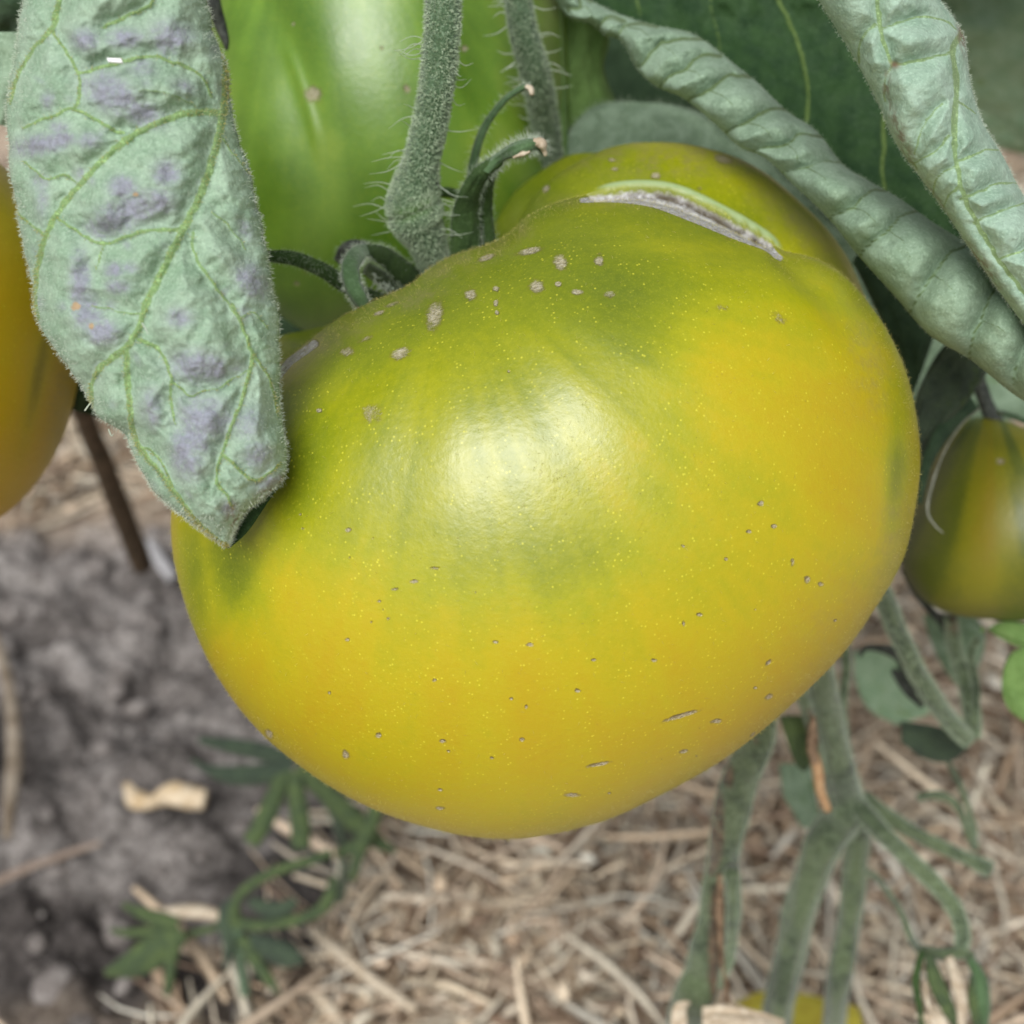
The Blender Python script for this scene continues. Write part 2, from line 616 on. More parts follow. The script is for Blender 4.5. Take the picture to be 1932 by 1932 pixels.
M_STEM = stem_mat('fuzzy_stem', (.075, .13, .065), (.10, .17, .09), (.26, .36, .24))
M_STEM2 = stem_mat('plant_stem', (.034, .052, .026), (.10, .135, .065), (.24, .30, .18), brown=.8)


def plain(name, a, b, rough=.6, scale=600, bumpd=.0002, spec=.3, trans=0):
    k = NT(name)
    k.set(Base_Color=k.mix(k.ramp(k.noise(scale, 4, .65), .35, .65), a, b), Roughness=rough, Specular_IOR_Level=spec,
          Normal=k.bump(k.noise(scale * 2, 3), bumpd, .7))
    if trans:
        k.translucent(trans, b)
    return k.m


M_HAIR = plain('pale_hair', (.42, .52, .36), (.55, .64, .48), .5, trans=.3)
M_GREYH = plain('grey_thread', (.20, .21, .16), (.34, .35, .28), .6)
M_HAIRY = plain('yellow_hair', (.50, .46, .12), (.62, .56, .22), .5, trans=.3)
M_HAIRW = plain('white_hair', (.60, .70, .56), (.75, .8, .7), .5, trans=.3)
M_SCALE = plain('stem_down', (.30, .40, .25), (.50, .60, .42), .6)
M_BROWN = plain('withered_brown', (.10, .06, .035), (.32, .22, .14), .8, 900)
M_TANB = plain('peeled_bark_tan', (.42, .24, .12), (.55, .36, .2), .8, 400)
M_DRY = plain('dry_tan', (.42, .33, .23), (.62, .54, .42), .75, 500)
M_STICK = plain('brown_stick', (.055, .038, .022), (.11, .075, .045), .85, 250)
M_CHIP = plain('wood_chip', (.50, .36, .20), (.70, .58, .42), .8, 200)
M_WHITE = plain('white_fleck', (.8, .8, .8), (.9, .9, .9), .5)
M_DARKS = plain('dark_sepal', (.035, .04, .035), (.09, .10, .085), .8, 900)
M_JOINT = plain('stem_joint', (.10, .20, .04), (.16, .28, .08), .6, 900)

k = NT('straw')
c = k.attr('tint', True)
c = k.mix(k.ramp(k.noise(300, 3), .3, .7, 0, .35), c, (.20, .14, .09))
k.set(Base_Color=c, Roughness=.6, Specular_IOR_Level=.3)
M_STRAW = k.m

k = NT('soil')
s = k.attr('mulch')
n1 = k.noise(40, 6, .65)
n2 = k.noise(260, 5, .7)
moist = k.attr('moist')
dirt = k.cramp(k.math('ADD', k.math('MULTIPLY', n1, .5), k.math('MULTIPLY', n2, .5)), [(.34, (.05, .044, .041)), (.47, (.16, .143, .133)), (.60, (.38, .35, .33))])
dirt = k.mix(k.math('MULTIPLY', moist, .95), dirt, k.cramp(n2, [(.35, (.022, .019, .018)), (.65, (.10, .088, .082))]))
lit = k.cramp(k.math('ADD', k.math('MULTIPLY', k.noise(90, 6, .7), .6), k.math('MULTIPLY', n2, .4)), [(.36, (.18, .135, .10)), (.5, (.45, .35, .26)), (.62, (.72, .60, .46))])
k.set(Base_Color=k.mix(s, dirt, lit), Roughness=.95, Specular_IOR_Level=.1, Normal=k.bump(n2, .003, .8))
M_SOIL = k.m
k = NT('soil_clod')
k.set(Base_Color=k.cramp(k.noise(150, 5, .7), [(.3, (.09, .078, .07)), (.5, (.20, .178, .165)), (.7, (.38, .35, .33))]), Roughness=.95, Specular_IOR_Level=.1, Normal=k.bump(k.noise(500, 4), .001, .8))
M_CLOD = k.m

# ------------------------------------------------------------------ ground
def straw_mask(X, Y):
    """1 where the mulch lies: right of the bare soil, and a patch far left"""
    W3 = np.stack([X, Y, np.zeros_like(X)], -1)
    u, v, d = proj(W3)
    n = fbm(X * 14, Y * 14, 0, 31, 3)
    edge = np.interp(v, [700, 1000, 1300, 1500, 1620, 1750, 1932, 2300], [700, 560, 700, 720, 690, 560, 420, 200])
    a = sstep(-40, 60, u - edge + 70 * n)
    b = sstep(1040, 940, v + 50 * n) * sstep(480, 330, u)
    c = sstep(1800, 1880, v + 40 * n) * 0.22
    return np.clip(np.maximum(np.maximum(a, b * .8), c), 0, 1)


def moist_mask(X, Y):
    u, v, d = proj(np.stack([X, Y, np.zeros_like(X)], -1))
    n = fbm(X * 22, Y * 22, 0, 77, 3)
    return np.clip(sstep(1330, 1500, v + 130 * n) * sstep(-.9, .3, n + .3) + .5 * sstep(.3, .8, n), 0, 1)


def stretch(lo, hi, n, far):
    c = np.linspace(lo, hi, n)
    out = [hi + (far - hi) * (i / 14) ** 3 for i in range(1, 15)]
    low = [lo - (far + lo) * (i / 14) ** 3 for i in range(14, 0, -1)]
    return np.array(low + list(c) + out)


gx = stretch(-.42, .42, 380, 60)
gy = stretch(.08, 1.05, 400, 60)
X, Y = np.meshgrid(gx, gy, indexing='ij')
inn = sstep(1.6, .6, np.hypot(X, Y - .5))
sm = straw_mask(X, Y)
Z = (.012 * fbm(X * 16, Y * 16, 0, 1, 3) + (1 - .6 * sm) * (.009 * np.abs(fbm(X * 55, Y * 55, 0, 9, 3)) + .003 * fbm(X * 170, Y * 170, 0, 12, 2))) * inn - .012
ground = mesh('ground', np.stack([X, Y, Z], -1), gridF(len(gx), len(gy))[:, ::-1], M_SOIL, attrs={'mulch': sm.ravel(), 'moist': moist_mask(X, Y).ravel()}, kind='structure')


def gz(x, y):
    return .012 * fbm(x * 16, y * 16, 0, 1, 3) - .010


# clods
def icos():
    t = (1 + 5 ** .5) / 2
    v = np.array([(-1, t, 0), (1, t, 0), (-1, -t, 0), (1, -t, 0), (0, -1, t), (0, 1, t), (0, -1, -t), (0, 1, -t), (t, 0, -1), (t, 0, 1), (-t, 0, -1), (-t, 0, 1)]) / math.hypot(1, t)
    f = [(0, 11, 5), (0, 5, 1), (0, 1, 7), (0, 7, 10), (0, 10, 11), (1, 5, 9), (5, 11, 4), (11, 10, 2), (10, 7, 6), (7, 1, 8), (3, 9, 4), (3, 4, 2), (3, 2, 6), (3, 6, 8), (3, 8, 9), (4, 9, 5), (2, 4, 11), (6, 2, 10), (8, 6, 7), (9, 8, 1)]
    vs = [tuple(x) for x in v]
    cache = {}
    def midp(a, b):
        kk = (min(a, b), max(a, b))
        if kk not in cache:
            mm = (np.array(vs[a]) + np.array(vs[b])) / 2
            vs.append(tuple(mm / np.linalg.norm(mm)))
            cache[kk] = len(vs) - 1
        return cache[kk]
    nf = []
    for a, b, c_ in f:
        ab, bc, ca = midp(a, b), midp(b, c_), midp(c_, a)
        nf += [(a, ab, ca), (b, bc, ab), (c_, ca, bc), (ab, bc, ca)]
    return np.array(vs), np.array(nf)


IV, IF = icos()
VV, FF = [], []
cnt = 0
for i in range(4200):
    x, y = rng.uniform(-.34, .12), rng.uniform(.14, .95)
    if straw_mask(np.array([x]), np.array([y]))[0] > .6:
        continue
    r = rng.choice([.0010, .0018, .0035, .006], p=[.55, .30, .12, .03]) * rng.uniform(.7, 1.4)
    q = IV * (1 + .33 * vnoise(IV[:, 0] * 1.7 + i, IV[:, 1] * 1.7, IV[:, 2] * 1.7, 3))[:, None] * [r, r * rng.uniform(.7, 1.2), r * .7]
    a_ = rng.uniform(0, 6.28)
    q = q @ np.array([[math.cos(a_), -math.sin(a_), 0], [math.sin(a_), math.cos(a_), 0], [0, 0, 1]])
    VV.append(q + [x, y, gz(x, y) + r * .3])
    FF.append(IF + cnt)
    cnt += len(IV)
mesh('soil_crumbs', np.vstack(VV), np.vstack(FF), M_CLOD, kind='stuff')['label'] = 'grey brown crumbs and clods of bare garden soil'

# straw mulch
TINTS = np.array([(.84, .70, .52), (.88, .80, .64), (.74, .58, .41), (.52, .38, .26), (.90, .86, .74), (.80, .64, .48), (.30, .21, .15), (.86, .76, .61), (.84, .72, .54)])


def straws(n, xr, yr, lmin, lmax, wmin, wmax, zh=.018, curl=.25):
    x, y = rng.uniform(*xr, n), rng.uniform(*yr, n)
    ok = straw_mask(x, y) > rng.uniform(.25, .95, n)
    x, y = x[ok], y[ok]
    n = len(x)
    L, W = rng.uniform(lmin, lmax, n)[:, None], rng.uniform(wmin, wmax, n)[:, None]
    s = np.linspace(-.5, .5, 4)[None]
    ang = rng.uniform(0, math.pi, n)[:, None] + rng.normal(0, curl, n)[:, None] * s * 2.5
    px = x[:, None] + np.cumsum(np.cos(ang), 1) * L / 4
    py = y[:, None] + np.cumsum(np.sin(ang), 1) * L / 4
    pz = gz(x, y)[:, None] + rng.uniform(0, zh, n)[:, None] + s * L * rng.normal(0, .18, n)[:, None] + W
    C = np.stack([px, py, pz], -1)
    W = (W * (1 - .5 * (np.abs(s) * 2) ** 4))[..., None]
    sd_ = np.stack([-np.sin(ang), np.cos(ang), np.repeat(rng.normal(0, .4, n)[:, None], 4, 1)], -1)
    upv = np.array([0, 0, 1.0])
    ring = np.stack([C + sd_ * W, C + upv * W * .7, C - sd_ * W], 2)
    F = (gridF(4, 3, True)[None] + np.arange(n)[:, None, None] * 12).reshape(-1, 4)
    t = TINTS[rng.integers(len(TINTS), size=n)] * rng.uniform(.75, 1.2, (n, 1))
    return ring.reshape(-1, 3), F, np.repeat(t, 12, 0)


a1 = straws(24000, (-.25, .34), (.13, .95), .012, .05, .0003, .0010, curl=.28, zh=.022)
a2 = straws(3200, (-.25, .34), (.13, .95), .03, .08, .0008, .0022, zh=.022, curl=.22)
a3 = straws(8000, (-.25, .34), (.13, .95), .004, .012, .0010, .0030, zh=.019, curl=.8)
o1, o2 = len(a1[0]), len(a1[0]) + len(a2[0])
sw = mesh('straw_mulch', np.vstack([a1[0], a2[0], a3[0]]), np.vstack([a1[1], a2[1] + o1, a3[1] + o2]), M_STRAW,
          attrs={'tint': np.clip(np.vstack([a1[2], a2[2], a3[2]]), 0, 1)}, kind='stuff')
sw['label'] = 'tangled tan straw and dry leaf mulch on the ground'

# ------------------------------------------------------------------ fruit builder
def fruit_dirs(naz, nf, nb, fmax=100):
    ph = np.concatenate([np.linspace(0.4, fmax, nf), np.linspace(fmax, 179.6, nb + 1)[1:]])
    th = np.linspace(0, 360, naz, endpoint=False)
    PH, TH = np.meshgrid(np.radians(ph), np.radians(th), indexing='ij')
    return PH, TH


def outline_R(pts, c, TH, sc, PH_):
    p = np.asarray(pts, float)
    # resample smooth closed outline
    q = np.vstack([p[-3:], p, p[:3]])
    q = cat(q, len(q) * 12)
    an = np.arctan2(-(q[:, 1] - c[1]), q[:, 0] - c[0])
    r = np.hypot(q[:, 0] - c[0], q[:, 1] - c[1])
    an = np.mod(an, 2 * math.pi)
    bins = np.linspace(0, 2 * math.pi, 721)
    ii = np.digitize(an, bins) - 1
    bc, br = [], []
    for b_ in range(720):
        mk = ii == b_
        if mk.any():
            bc.append((bins[b_] + bins[b_ + 1]) / 2)
            br.append(r[mk].mean())
    bc, br = np.array(bc), np.array(br)
    bc = np.concatenate([bc - 2 * math.pi, bc, bc + 2 * math.pi])
    br = np.tile(br, 3)
    g = np.interp(np.linspace(0, 2 * math.pi, 720, endpoint=False), bc, br)
    fq = np.fft.rfft(g)
    fq[4:] = 0
    gl = np.fft.irfft(fq, 720)
    kern = np.exp(-np.linspace(-2, 2, 9) ** 2)
    kern /= kern.sum()
    g = np.convolve(np.concatenate([g[-4:], g, g[:4]]), kern, 'valid')
    t = np.mod(TH, 2 * math.pi)
    tt = np.linspace(0, 2 * math.pi, 721)
    f = sstep(rad(12), rad(80), PH_)
    return ((1 - f) * np.interp(t, tt, np.append(gl, gl[0])) + f * np.interp(t, tt, np.append(g, g[0]))) * sc


def exit_t(PH, R, zc, D):
    s, c_ = np.sin(PH), np.cos(PH)
    a = (s / R) ** 2 + (c_ / D) ** 2
    b = -2 * c_ * zc / D ** 2
    c0 = zc ** 2 / D ** 2 - 1
    disc = np.maximum(b * b - 4 * a * c0, 0)
    return (-b + np.sqrt(disc)) / (2 * a)


def fruit_shape(c, depth, lobes, naz, nf, nb, k=.07, persp=.965):
    """c: centre pixel, depth cm; lobes: (outline, z offset cm toward camera, half depth cm)"""
    PH, TH = fruit_dirs(naz, nf, nb)
    px = K * depth            # cm per pixel
    rs = [exit_t(PH, outline_R(o, c, TH, px * (persp if z >= 0 else .985 * (depth - z) / depth), PH), z, D) for o, z, D in lobes]
    r = np.stack(rs)
    mx = r.max(0)
    r = mx + k * np.log(np.exp((r - mx) / k).sum(0))
    return PH, TH, r, px


def fruit_pts(c, depth, PH, TH, r):
    C = P(c[0], c[1], depth)
    r = r * .01
    return C + (r * np.sin(PH) * np.cos(TH))[..., None] * RT + (r * np.sin(PH) * np.sin(TH))[..., None] * UP - (r * np.cos(PH))[..., None] * FW


def fruit_mesh(V0, PH, mat, parent, attrs):
    n, m = PH.shape
    G = V0.reshape(-1, 3)
    V = np.vstack([G, G[:m].mean(0), G[-m:].mean(0)])
    F = gridF(n, m, True)
    j = np.arange(m)
    a = np.stack([np.full(m, n * m), (j + 1) % m, j], 1)
    b = np.stack([np.full(m, n * m + 1), (n - 1) * m + j, (n - 1) * m + (j + 1) % m], 1)
    F = np.vstack([F[:, [0, 1, 2]], F[:, [0, 2, 3]], a, b])
    at = {k_: np.concatenate([np.asarray(x).ravel(), [np.asarray(x).ravel()[0], np.asarray(x).ravel()[-1]]]) for k_, x in attrs.items()}
    return mesh('fruit', V, F, mat, parent, attrs=at)


# ------------------------------------------------------------------ the big tomato
MC = (1030, 920)
MD = 20.0
out_main = [(925, 468), (960, 448), (990, 418), (1040, 393), (1098, 377), (1167, 378), (1240, 388), (1312, 415), (1403, 454), (1491, 482), (1575, 525),
            (1648, 610), (1694, 700), (1716, 790), (1723, 880), (1712, 970), (1690, 1060), (1650, 1130), (1580, 1230), (1480, 1330), (1370, 1420), (1250, 1490),
            (1130, 1545), (1000, 1575), (900, 1575), (800, 1555), (700, 1520), (600, 1465), (500, 1385), (430, 1300), (380, 1210), (345, 1110),
            (328, 1020), (330, 940), (350, 860), (400, 780), (465, 725), (530, 692), (590, 645), (640, 608), (700, 578), (770, 548), (810, 515), (850, 492)]
out_l1 = [(930, 640), (935, 462), (974, 425), (1014, 363), (1058, 323), (1112, 290), (1149, 274), (1200, 263), (1290, 263), (1380, 285), (1450, 320),
          (1510, 370), (1570, 430), (1615, 500), (1650, 590), (1672, 680), (1682, 780), (1680, 880), (1665, 970), (1640, 1060), (1600, 1180), (1450, 1300),
          (1250, 1420), (1030, 1450), (800, 1350), (650, 1150), (620, 950), (700, 800), (800, 720)]
out_l3 = [(900, 640), (915, 500), (932, 425), (974, 356), (1032, 308), (1094, 279), (1180, 285), (1300, 330), (1450, 450), (1550, 650), (1560, 900), (1450, 1150), (1250, 1300), (1030, 1350),
          (820, 1250), (700, 1050), (720, 850), (820, 720)]
out_l2 = [(330, 960), (345, 860), (400, 745), (470, 665), (525, 630), (610, 612), (655, 600), (700, 600), (760, 640), (850, 700), (1000, 750), (1200, 760), (1400, 900),
          (1400, 1100), (1200, 1300), (1000, 1400), (800, 1400), (600, 1320), (450, 1220), (360, 1100)]
PH, TH, r, px = fruit_shape(MC, MD, [(out_main, .55, 3.9), (out_l1, -1.35, 2.75), (out_l3, -2.3, 2.3), (out_l2, -1.5, 2.7)], 1400, 300, 36, k=.03)
V0 = fruit_pts(MC, MD, PH, TH, r)
u, v, d = proj(V0)
front = sstep(rad(112), rad(95), PH)
# gentle ribs running out of the stem end, lost toward the blossom end
ST = (845, 470)
al = np.arctan2(v - ST[1], u - ST[0])
rr = np.hypot(u - ST[0], v - ST[1])
r = r + front * (.008 * np.sin(al * 9 + 1.2) + .006 * np.sin(al * 17)) * sstep(60, 260, rr) * sstep(1300, 300, rr)
# soft furrow where the crack runs out
dF, tF = pdist(u, v, [(1480, 478), (1560, 560), (1640, 690)])
r = r - front * .10 * np.exp(-(dF / 26) ** 2) * (1 - tF) * sstep(0, .25, tF + .2)
# the crack
lo = cat([(1085, 380), (1167, 378), (1240, 388), (1312, 416), (1403, 454), (1495, 486)], 60)
up = cat([(1085, 378), (1149, 358), (1211, 352), (1276, 361), (1349, 393), (1421, 433), (1495, 484)], 60)
cx = (lo + up) / 2
hw = np.hypot(*(lo - up).T) / 2 + 2.0
dc, tc_ = pdist(u, v, cx)
hwv = np.interp(tc_, np.linspace(0, 1, 60), hw)
du, _ = pdist(u, v, up)
cork = front * sstep(1.15, .75, dc / hwv) * sstep(0, .05, tc_) * sstep(1, .95, tc_)
side_up = v < np.interp(u, up[:, 0], up[:, 1])
sdu = np.where(side_up, du, -du)
seam_shade = front * np.exp(-((sdu + 1) / 3.2) ** 2) * sstep(.15, .35, tc_) * sstep(.98, .85, tc_)  # crack's shadow line painted in as colour, together with its brown edge
lip = front * np.exp(-((sdu - 8.5) / 4.2) ** 2) * sstep(.04, .2, tc_) * sstep(1, .9, tc_)
inside = cork * np.exp(-(du / 9) ** 2)
endt = sstep(0, .2, tc_) * sstep(1, .8, tc_)
r = r - .05 * cork * endt - .15 * inside * endt + .018 * lip * endt
V0 = fruit_pts(MC, MD, PH, TH, r)
# second small crack on the left shoulder
d2, t2 = pdist(u, v, [(520, 712), (545, 682), (592, 648)])
cork = np.maximum(cork, front * sstep(9, 5, d2))
# pigment: 0 orange-yellow .. 1 green
g = .17 + .40 * sstep(900, 120, np.hypot(u - ST[0], v - ST[1])) + .10 * fbm(u / 260, v / 260, 0, 3, 3)
g = g + .38 * blobs(u, v, [(760, 560, 200, 90, -15), (1060, 500, 260, 120, 10), (1330, 400, 260, 110, 22, .95), (1000, 370, 110, 110, 0), (1230, 320, 240, 60, 0, .9), (620, 640, 120, 60, 0)])
g = g + .32 * blobs(u, v, [(1060, 1070, 360, 110, -6, .55), (860, 1000, 200, 90, 0, .45), (1010, 770, 280, 150, -10, .8), (740, 880, 90, 200, 10, .9), (1180, 640, 130, 110, 20, .8), (1240, 900, 70, 110, 0, .5), (420, 1010, 90, 200, 10, .7), (1690, 850, 30, 260, 0, .5)])
g = g + .45 * blobs(u, v, [(560, 870, 70, 150, 5), (445, 1080, 45, 120, -12), (500, 1170, 40, 110, -20, .6), (365, 1060, 26, 120, -5, .8), (1690, 900, 18, 90, 4, .8), (1640, 560, 50, 90, -30, .4)])  # first blob: green skin plus the hanging leaf's shade, painted in
stre = vnoise(al * 14, rr / 420, 0, 21) * .6 + vnoise(al * 34, rr / 300, 0, 22) * .4
g = g + .10 * stre * sstep(100, 400, rr)
g = g - .13 * blobs(u, v, [(1600, 800, 110, 260, 0), (560, 1280, 170, 130, 30), (1150, 1400, 500, 110, -10, .8), (700, 1020, 120, 80, 0, .7), (1450, 700, 120, 140, 0, .8)])
scabs = [(1012, 540, 19, 17), (1057, 496, 17, 20, -30), (1000, 474, 33, 9, -12), (918, 486, 24, 8, -20), (888, 556, 15, 15, -30), (1130, 494, 12, 12), (1090, 550, 16, 8), (936, 545, 9, 8),
         (936, 572, 7, 9), (938, 590, 6, 6), (820, 595, 40, 22, -75, .9), (755, 668, 26, 15, -20, .95), (655, 664, 22, 14, 0, .7), (715, 590, 16, 6, -15), (700, 780, 38, 30, 0, .55), (1053, 535, 9, 7), (1150, 555, 18, 9, 0, .7),
         (1435, 950, 8, 8), (1523, 1093, 9, 10), (1460, 993, 7, 6), (1495, 1060, 6, 12, 0, .8), (1548, 1102, 8, 7, 0, .8), (1320, 1160, 8, 5), (1290, 1177, 4, 8), (1000, 1216, 10, 5), (1234, 1246, 10, 5), (935, 1211, 9, 4), (655, 1207, 6, 5),
         (1285, 1351, 50, 6, -17), (1352, 1361, 16, 6, -10), (1450, 1315, 12, 7, -25), (1425, 1298, 5, 4), (1130, 1442, 30, 5, -12), (1080, 1500, 20, 6, 3), (1290, 1418, 12, 5, -12), (835, 1398, 9, 5), (652, 1425, 9, 12, -20), (714, 1388, 8, 7), (508, 1385, 9, 14, -40),
         (782, 1097, 13, 5), (745, 1112, 9, 4), (715, 1135, 7, 4), (658, 1000, 8, 6), (822, 1072, 14, 5, 0, .8), (1420, 1386, 9, 4, -40), (1450, 1250, 10, 5, -50), (1090, 1303, 8, 5), (965, 1318, 6, 4), (820, 1283, 6, 4), (830, 1490, 7, 4), (928, 1430, 6, 4), (1120, 1245, 7, 4), (985, 1395, 7, 5),
         (830, 1525, 12, 5), (603, 775, 8, 6), (960, 700, 5, 4), (1412, 1003, 7, 5), (1160, 318, 10, 5), (1155, 301, 12, 7, 0, .7), (1237, 331, 13, 9), (1365, 300, 24, 12, 15), (1320, 355, 10, 6, 0, .6), (1030, 356, 9, 12, 40), (1130, 480, 12, 6, 0, .5), (1470, 600, 30, 16, 30, .5), (1360, 580, 30, 12, 0, .45), (1375, 450, 16, 10, 0, .4), (690, 640, 24, 8, -20, .6), (740, 574, 24, 6, -20, .7)]
for _ in range(28):
    scabs.append((rng.uniform(500, 1600), rng.uniform(950, 1500), rng.uniform(3, 6), rng.uniform(3, 5), rng.uniform(-90, 90), rng.uniform(.4, 1)))
scabs = [(b_[0], b_[1], b_[2] * .8, b_[3] * .8, *b_[4:]) for b_ in scabs]
sc_ = blobs(u, v, scabs) * front
dust = np.clip(.75 * blobs(u, v, [(870, 500, 110, 20, -22), (760, 570, 90, 20, -20), (640, 625, 80, 22, -25), (970, 440, 60, 22, -40), (1250, 295, 320, 40, 2, .95), (1480, 395, 150, 60, 42, .5), (1640, 660, 40, 130, -12, .6), (1690, 1000, 40, 180, 8, .5), (1600, 1150, 70, 120, 40, .3), (1100, 380, 160, 14, 3, .5), (540, 700, 60, 50, 0, .4)]), 0, 1) * (.6 + .5 * fbm(u / 22, v / 22, 0, 44, 3)) * front

tom = thing('tomato', 'large lobed yellow-green tomato with a long white crack on its shoulder, in the centre', 'tomato', P(1000, 1500, 20))
fr = fruit_mesh(V0, PH, M_TOM, tom, {'pigment': np.clip(g, 0, 1).ravel(), 'scab': sc_.ravel(), 'dust': np.clip(dust, 0, 1).ravel(), 'cork': cork.ravel(), 'lip': lip.ravel(), 'seam_shade': seam_shade.ravel()})
N0 = normals(V0.reshape(-1, 3), *PH.shape)
C0 = P(*MC, MD)
if np.sum(N0 * (V0.reshape(-1, 3) - C0)) < 0:
    N0 = -N0
vis = np.abs(np.sum(N0 * (CAM - V0.reshape(-1, 3)), 1) / np.linalg.norm(CAM - V0.reshape(-1, 3), axis=1))
hairs('fuzz', V0.reshape(-1, 3), N0, 16000, .030, .0014, M_HAIRY, fr, sel=(vis < .30) & (PH.ravel() < rad(115)))
hairs('skin_hair', V0.reshape(-1, 3), N0, 2200, .045, .0016, M_HAIRY, fr, sel=(PH.ravel() < rad(80)), jitter=1.2)


def hairset(name, specs, mat, parent, wpx=1.3):
    """individually placed long hairs: (u0,v0,d0, u1,v1,d1, sag)"""
    VV, FF = [], []
    c_ = 0
    for s_ in specs:
        u0, v0, d0, u1, v1, d1, sag = s_
        pts = [(u0, v0, d0), ((u0 + u1) / 2, (v0 + v1) / 2 - sag, (d0 + d1) / 2), (u1, v1, d1)]
        Vv, _, _, _ = tube_v(pts, [wpx, wpx * .8, wpx * .25], 8, 4)
        VV.append(Vv.reshape(-1, 3))
        FF.append(gridF(8, 4, True) + c_)
        c_ += 32
    return mesh(name, np.vstack(VV), np.vstack(FF), mat, parent, kind='stuff')


# pedicel with its swollen joint
ped_pts = [(870, -480, 17.6), (850, -240, 17.9), (837, -40, 18.2), (834, 60, 18.3), (825, 150, 18.5), (812, 230, 18.8), (796, 300, 19.1), (785, 350, 19.4), (781, 385, 19.55), (784, 412, 19.7), (800, 445, 19.9), (817, 490, 20.3), (826, 550, 20.9)]
ped_r = [34, 34, 33, 33, 32, 31, 33, 43, 51, 50, 38, 31, 31]
JL = [(733, 414), (765, 414), (800, 398), (838, 374)]
po, PV, PN = tube('pedicel', ped_pts, ped_r, M_STEM, tom, attrs_fn=lambda u, v: {'joint': np.clip(.9 * np.exp(-((pdist(u, v + 8, JL)[0]) / 14) ** 2), 0, 1)}, groove=JL, n=180, m=56, rough=.05, seed=4, fuzz=(19000, .042, .0052, M_SCALE))
sp = []
for i in range(64):
    t = rng.random()
    q = cat(ped_pts, 100)[int(t * 96)]
    rq = cat(ped_r, 100)[int(t * 96)][0]
    sgn = -1 if rng.random() < .5 else 1
    ln = rng.uniform(12, 70)
    u0, v0 = q[0] + sgn * rq * .9, q[1]
    sp.append((u0, v0, q[2], u0 + sgn * ln, v0 + rng.uniform(-22, 26), q[2] + rng.uniform(-.5, .3), rng.uniform(-12, 12)))
hairset('long_hair', sp, M_HAIRW, po, .85)
# calyx
def sepal(name, L, R, D, b, mat, **kw):
    kw.setdefault('n', 70)
    kw.setdefault('m', 24)
    kw.setdefault('thick', .03)
    kw.setdefault('a', (-80, 80))
    kw.setdefault('efuzz', (420, .07, .0022, M_HAIR))
    return ribbon(name, L, R, D, b, mat, tom, **kw)


sA = sepal('sepal', [(846, 520), (848, 470), (851, 410), (866, 360), (893, 318), (930, 293)], [(908, 520), (907, 470), (906, 400), (910, 362), (927, 332), (950, 310)],
           [20.3, 20.0, 19.7, 19.3, 19.0, 18.9], .16, M_SEPAL, noise=.03)
sA['label'] = 'tall upright dark green sepal beside the pedicel'
tipA = ribbon('tip', [(905, 318), (930, 294), (962, 272), (990, 262), (1010, 262), (1026, 272), (1031, 294)], [(925, 330), (948, 306), (970, 296), (992, 288), (1008, 282), (1015, 284), (1026, 294)],
              [18.95, 18.85, 18.6, 18.5, 18.5, 18.6, 18.8], .15, M_SEPALP, sA, n=70, m=20, a=(-110, 110), efuzz=(700, .10, .0022, M_HAIRW), noise=.03)
tube('withered_edge', [(968, 297, 18.5), (985, 291, 18.42), (1000, 286, 18.4)], [2, 5, 2.5], M_DRY, tipA, n=24, m=10, rough=.5)
tube('withered_tip', [(1006, 268, 18.4), (1020, 270, 18.4), (1027, 283, 18.45), (1029, 294, 18.5)], [8, 9, 6, 3], M_DRY, tipA, n=30, m=12, rough=.5)
sepal('sepal', [(906, 520), (906, 460), (905, 400), (908, 350), (916, 322), (930, 306)], [(934, 520), (936, 460), (930, 400), (932, 350), (940, 325), (950, 305)],
      [20.35, 20.1, 19.8, 19.4, 19.1, 18.95], .10, M_SEPAL)
hairset('inner_hair', [(903, 470 - 6 * i, 20.0, 914, 466 - 6 * i, 19.8, 3) for i in range(10)], M_HAIRW, sA, 1.0)
sB = blade('sepal', [(888, 350), (893, 310), (905, 262), (925, 222), (955, 186), (985, 166), (998, 166)], [9, 9, 8, 7, 6, 6, 5], [20.2, 20.1, 20.0, 19.9, 19.8, 19.7, 19.7], M_SEPALP, tom, b=.07,
           efuzz=(260, .08, .002, M_HAIRW), label='thin arching sepal reaching up to the second stem')
tube('withered_tip', [(992, 162, 19.6), (1001, 168, 19.6), (1003, 180, 19.6)], [5, 6, 4], M_DRY, sB, n=16, m=8, rough=.4)
sC = sepal('sepal', [(803, 520), (770, 492), (735, 468), (700, 460), (670, 467), (651, 484)], [(775, 556), (745, 530), (722, 505), (700, 490), (690, 488), (688, 496)],
           [20.5, 20.1, 19.7, 19.3, 19.0, 18.8], .12, M_SEPAL, label='short sepal curled back over the shoulder of the fruit')
tc2 = ribbon('tip', [(690, 458), (662, 468), (645, 495), (645, 525), (655, 555), (672, 580), (688, 590)], [(700, 484), (688, 488), (679, 505), (681, 530), (690, 552), (697, 572), (694, 592)],
             [19.15, 18.85, 18.6, 18.5, 18.5, 18.6, 18.7], .13, M_SEPALP, sC, n=60, m=20, a=(-110, 110), efuzz=(420, .06, .0022, M_HAIRW), noise=.02)
tube('withered_tip', [(682, 578, 18.55), (692, 588, 18.5), (699, 596, 18.5)], [8, 5, 2.5], M_BROWN, tc2, n=16, m=8, rough=.4)
sD = tube('sepal', [(505, 483, 18.6), (550, 487, 18.8), (600, 505, 19.1), (650, 536, 19.5), (700, 560, 20.0), (770, 575, 20.6)], [11, 13, 14, 15, 14, 10], M_SEPAL, tom, n=60, m=16, flat=.7, fuzz=(900, .05, .0022, M_HAIR),
          label='long slender sepal pointing left behind the pale leaf')
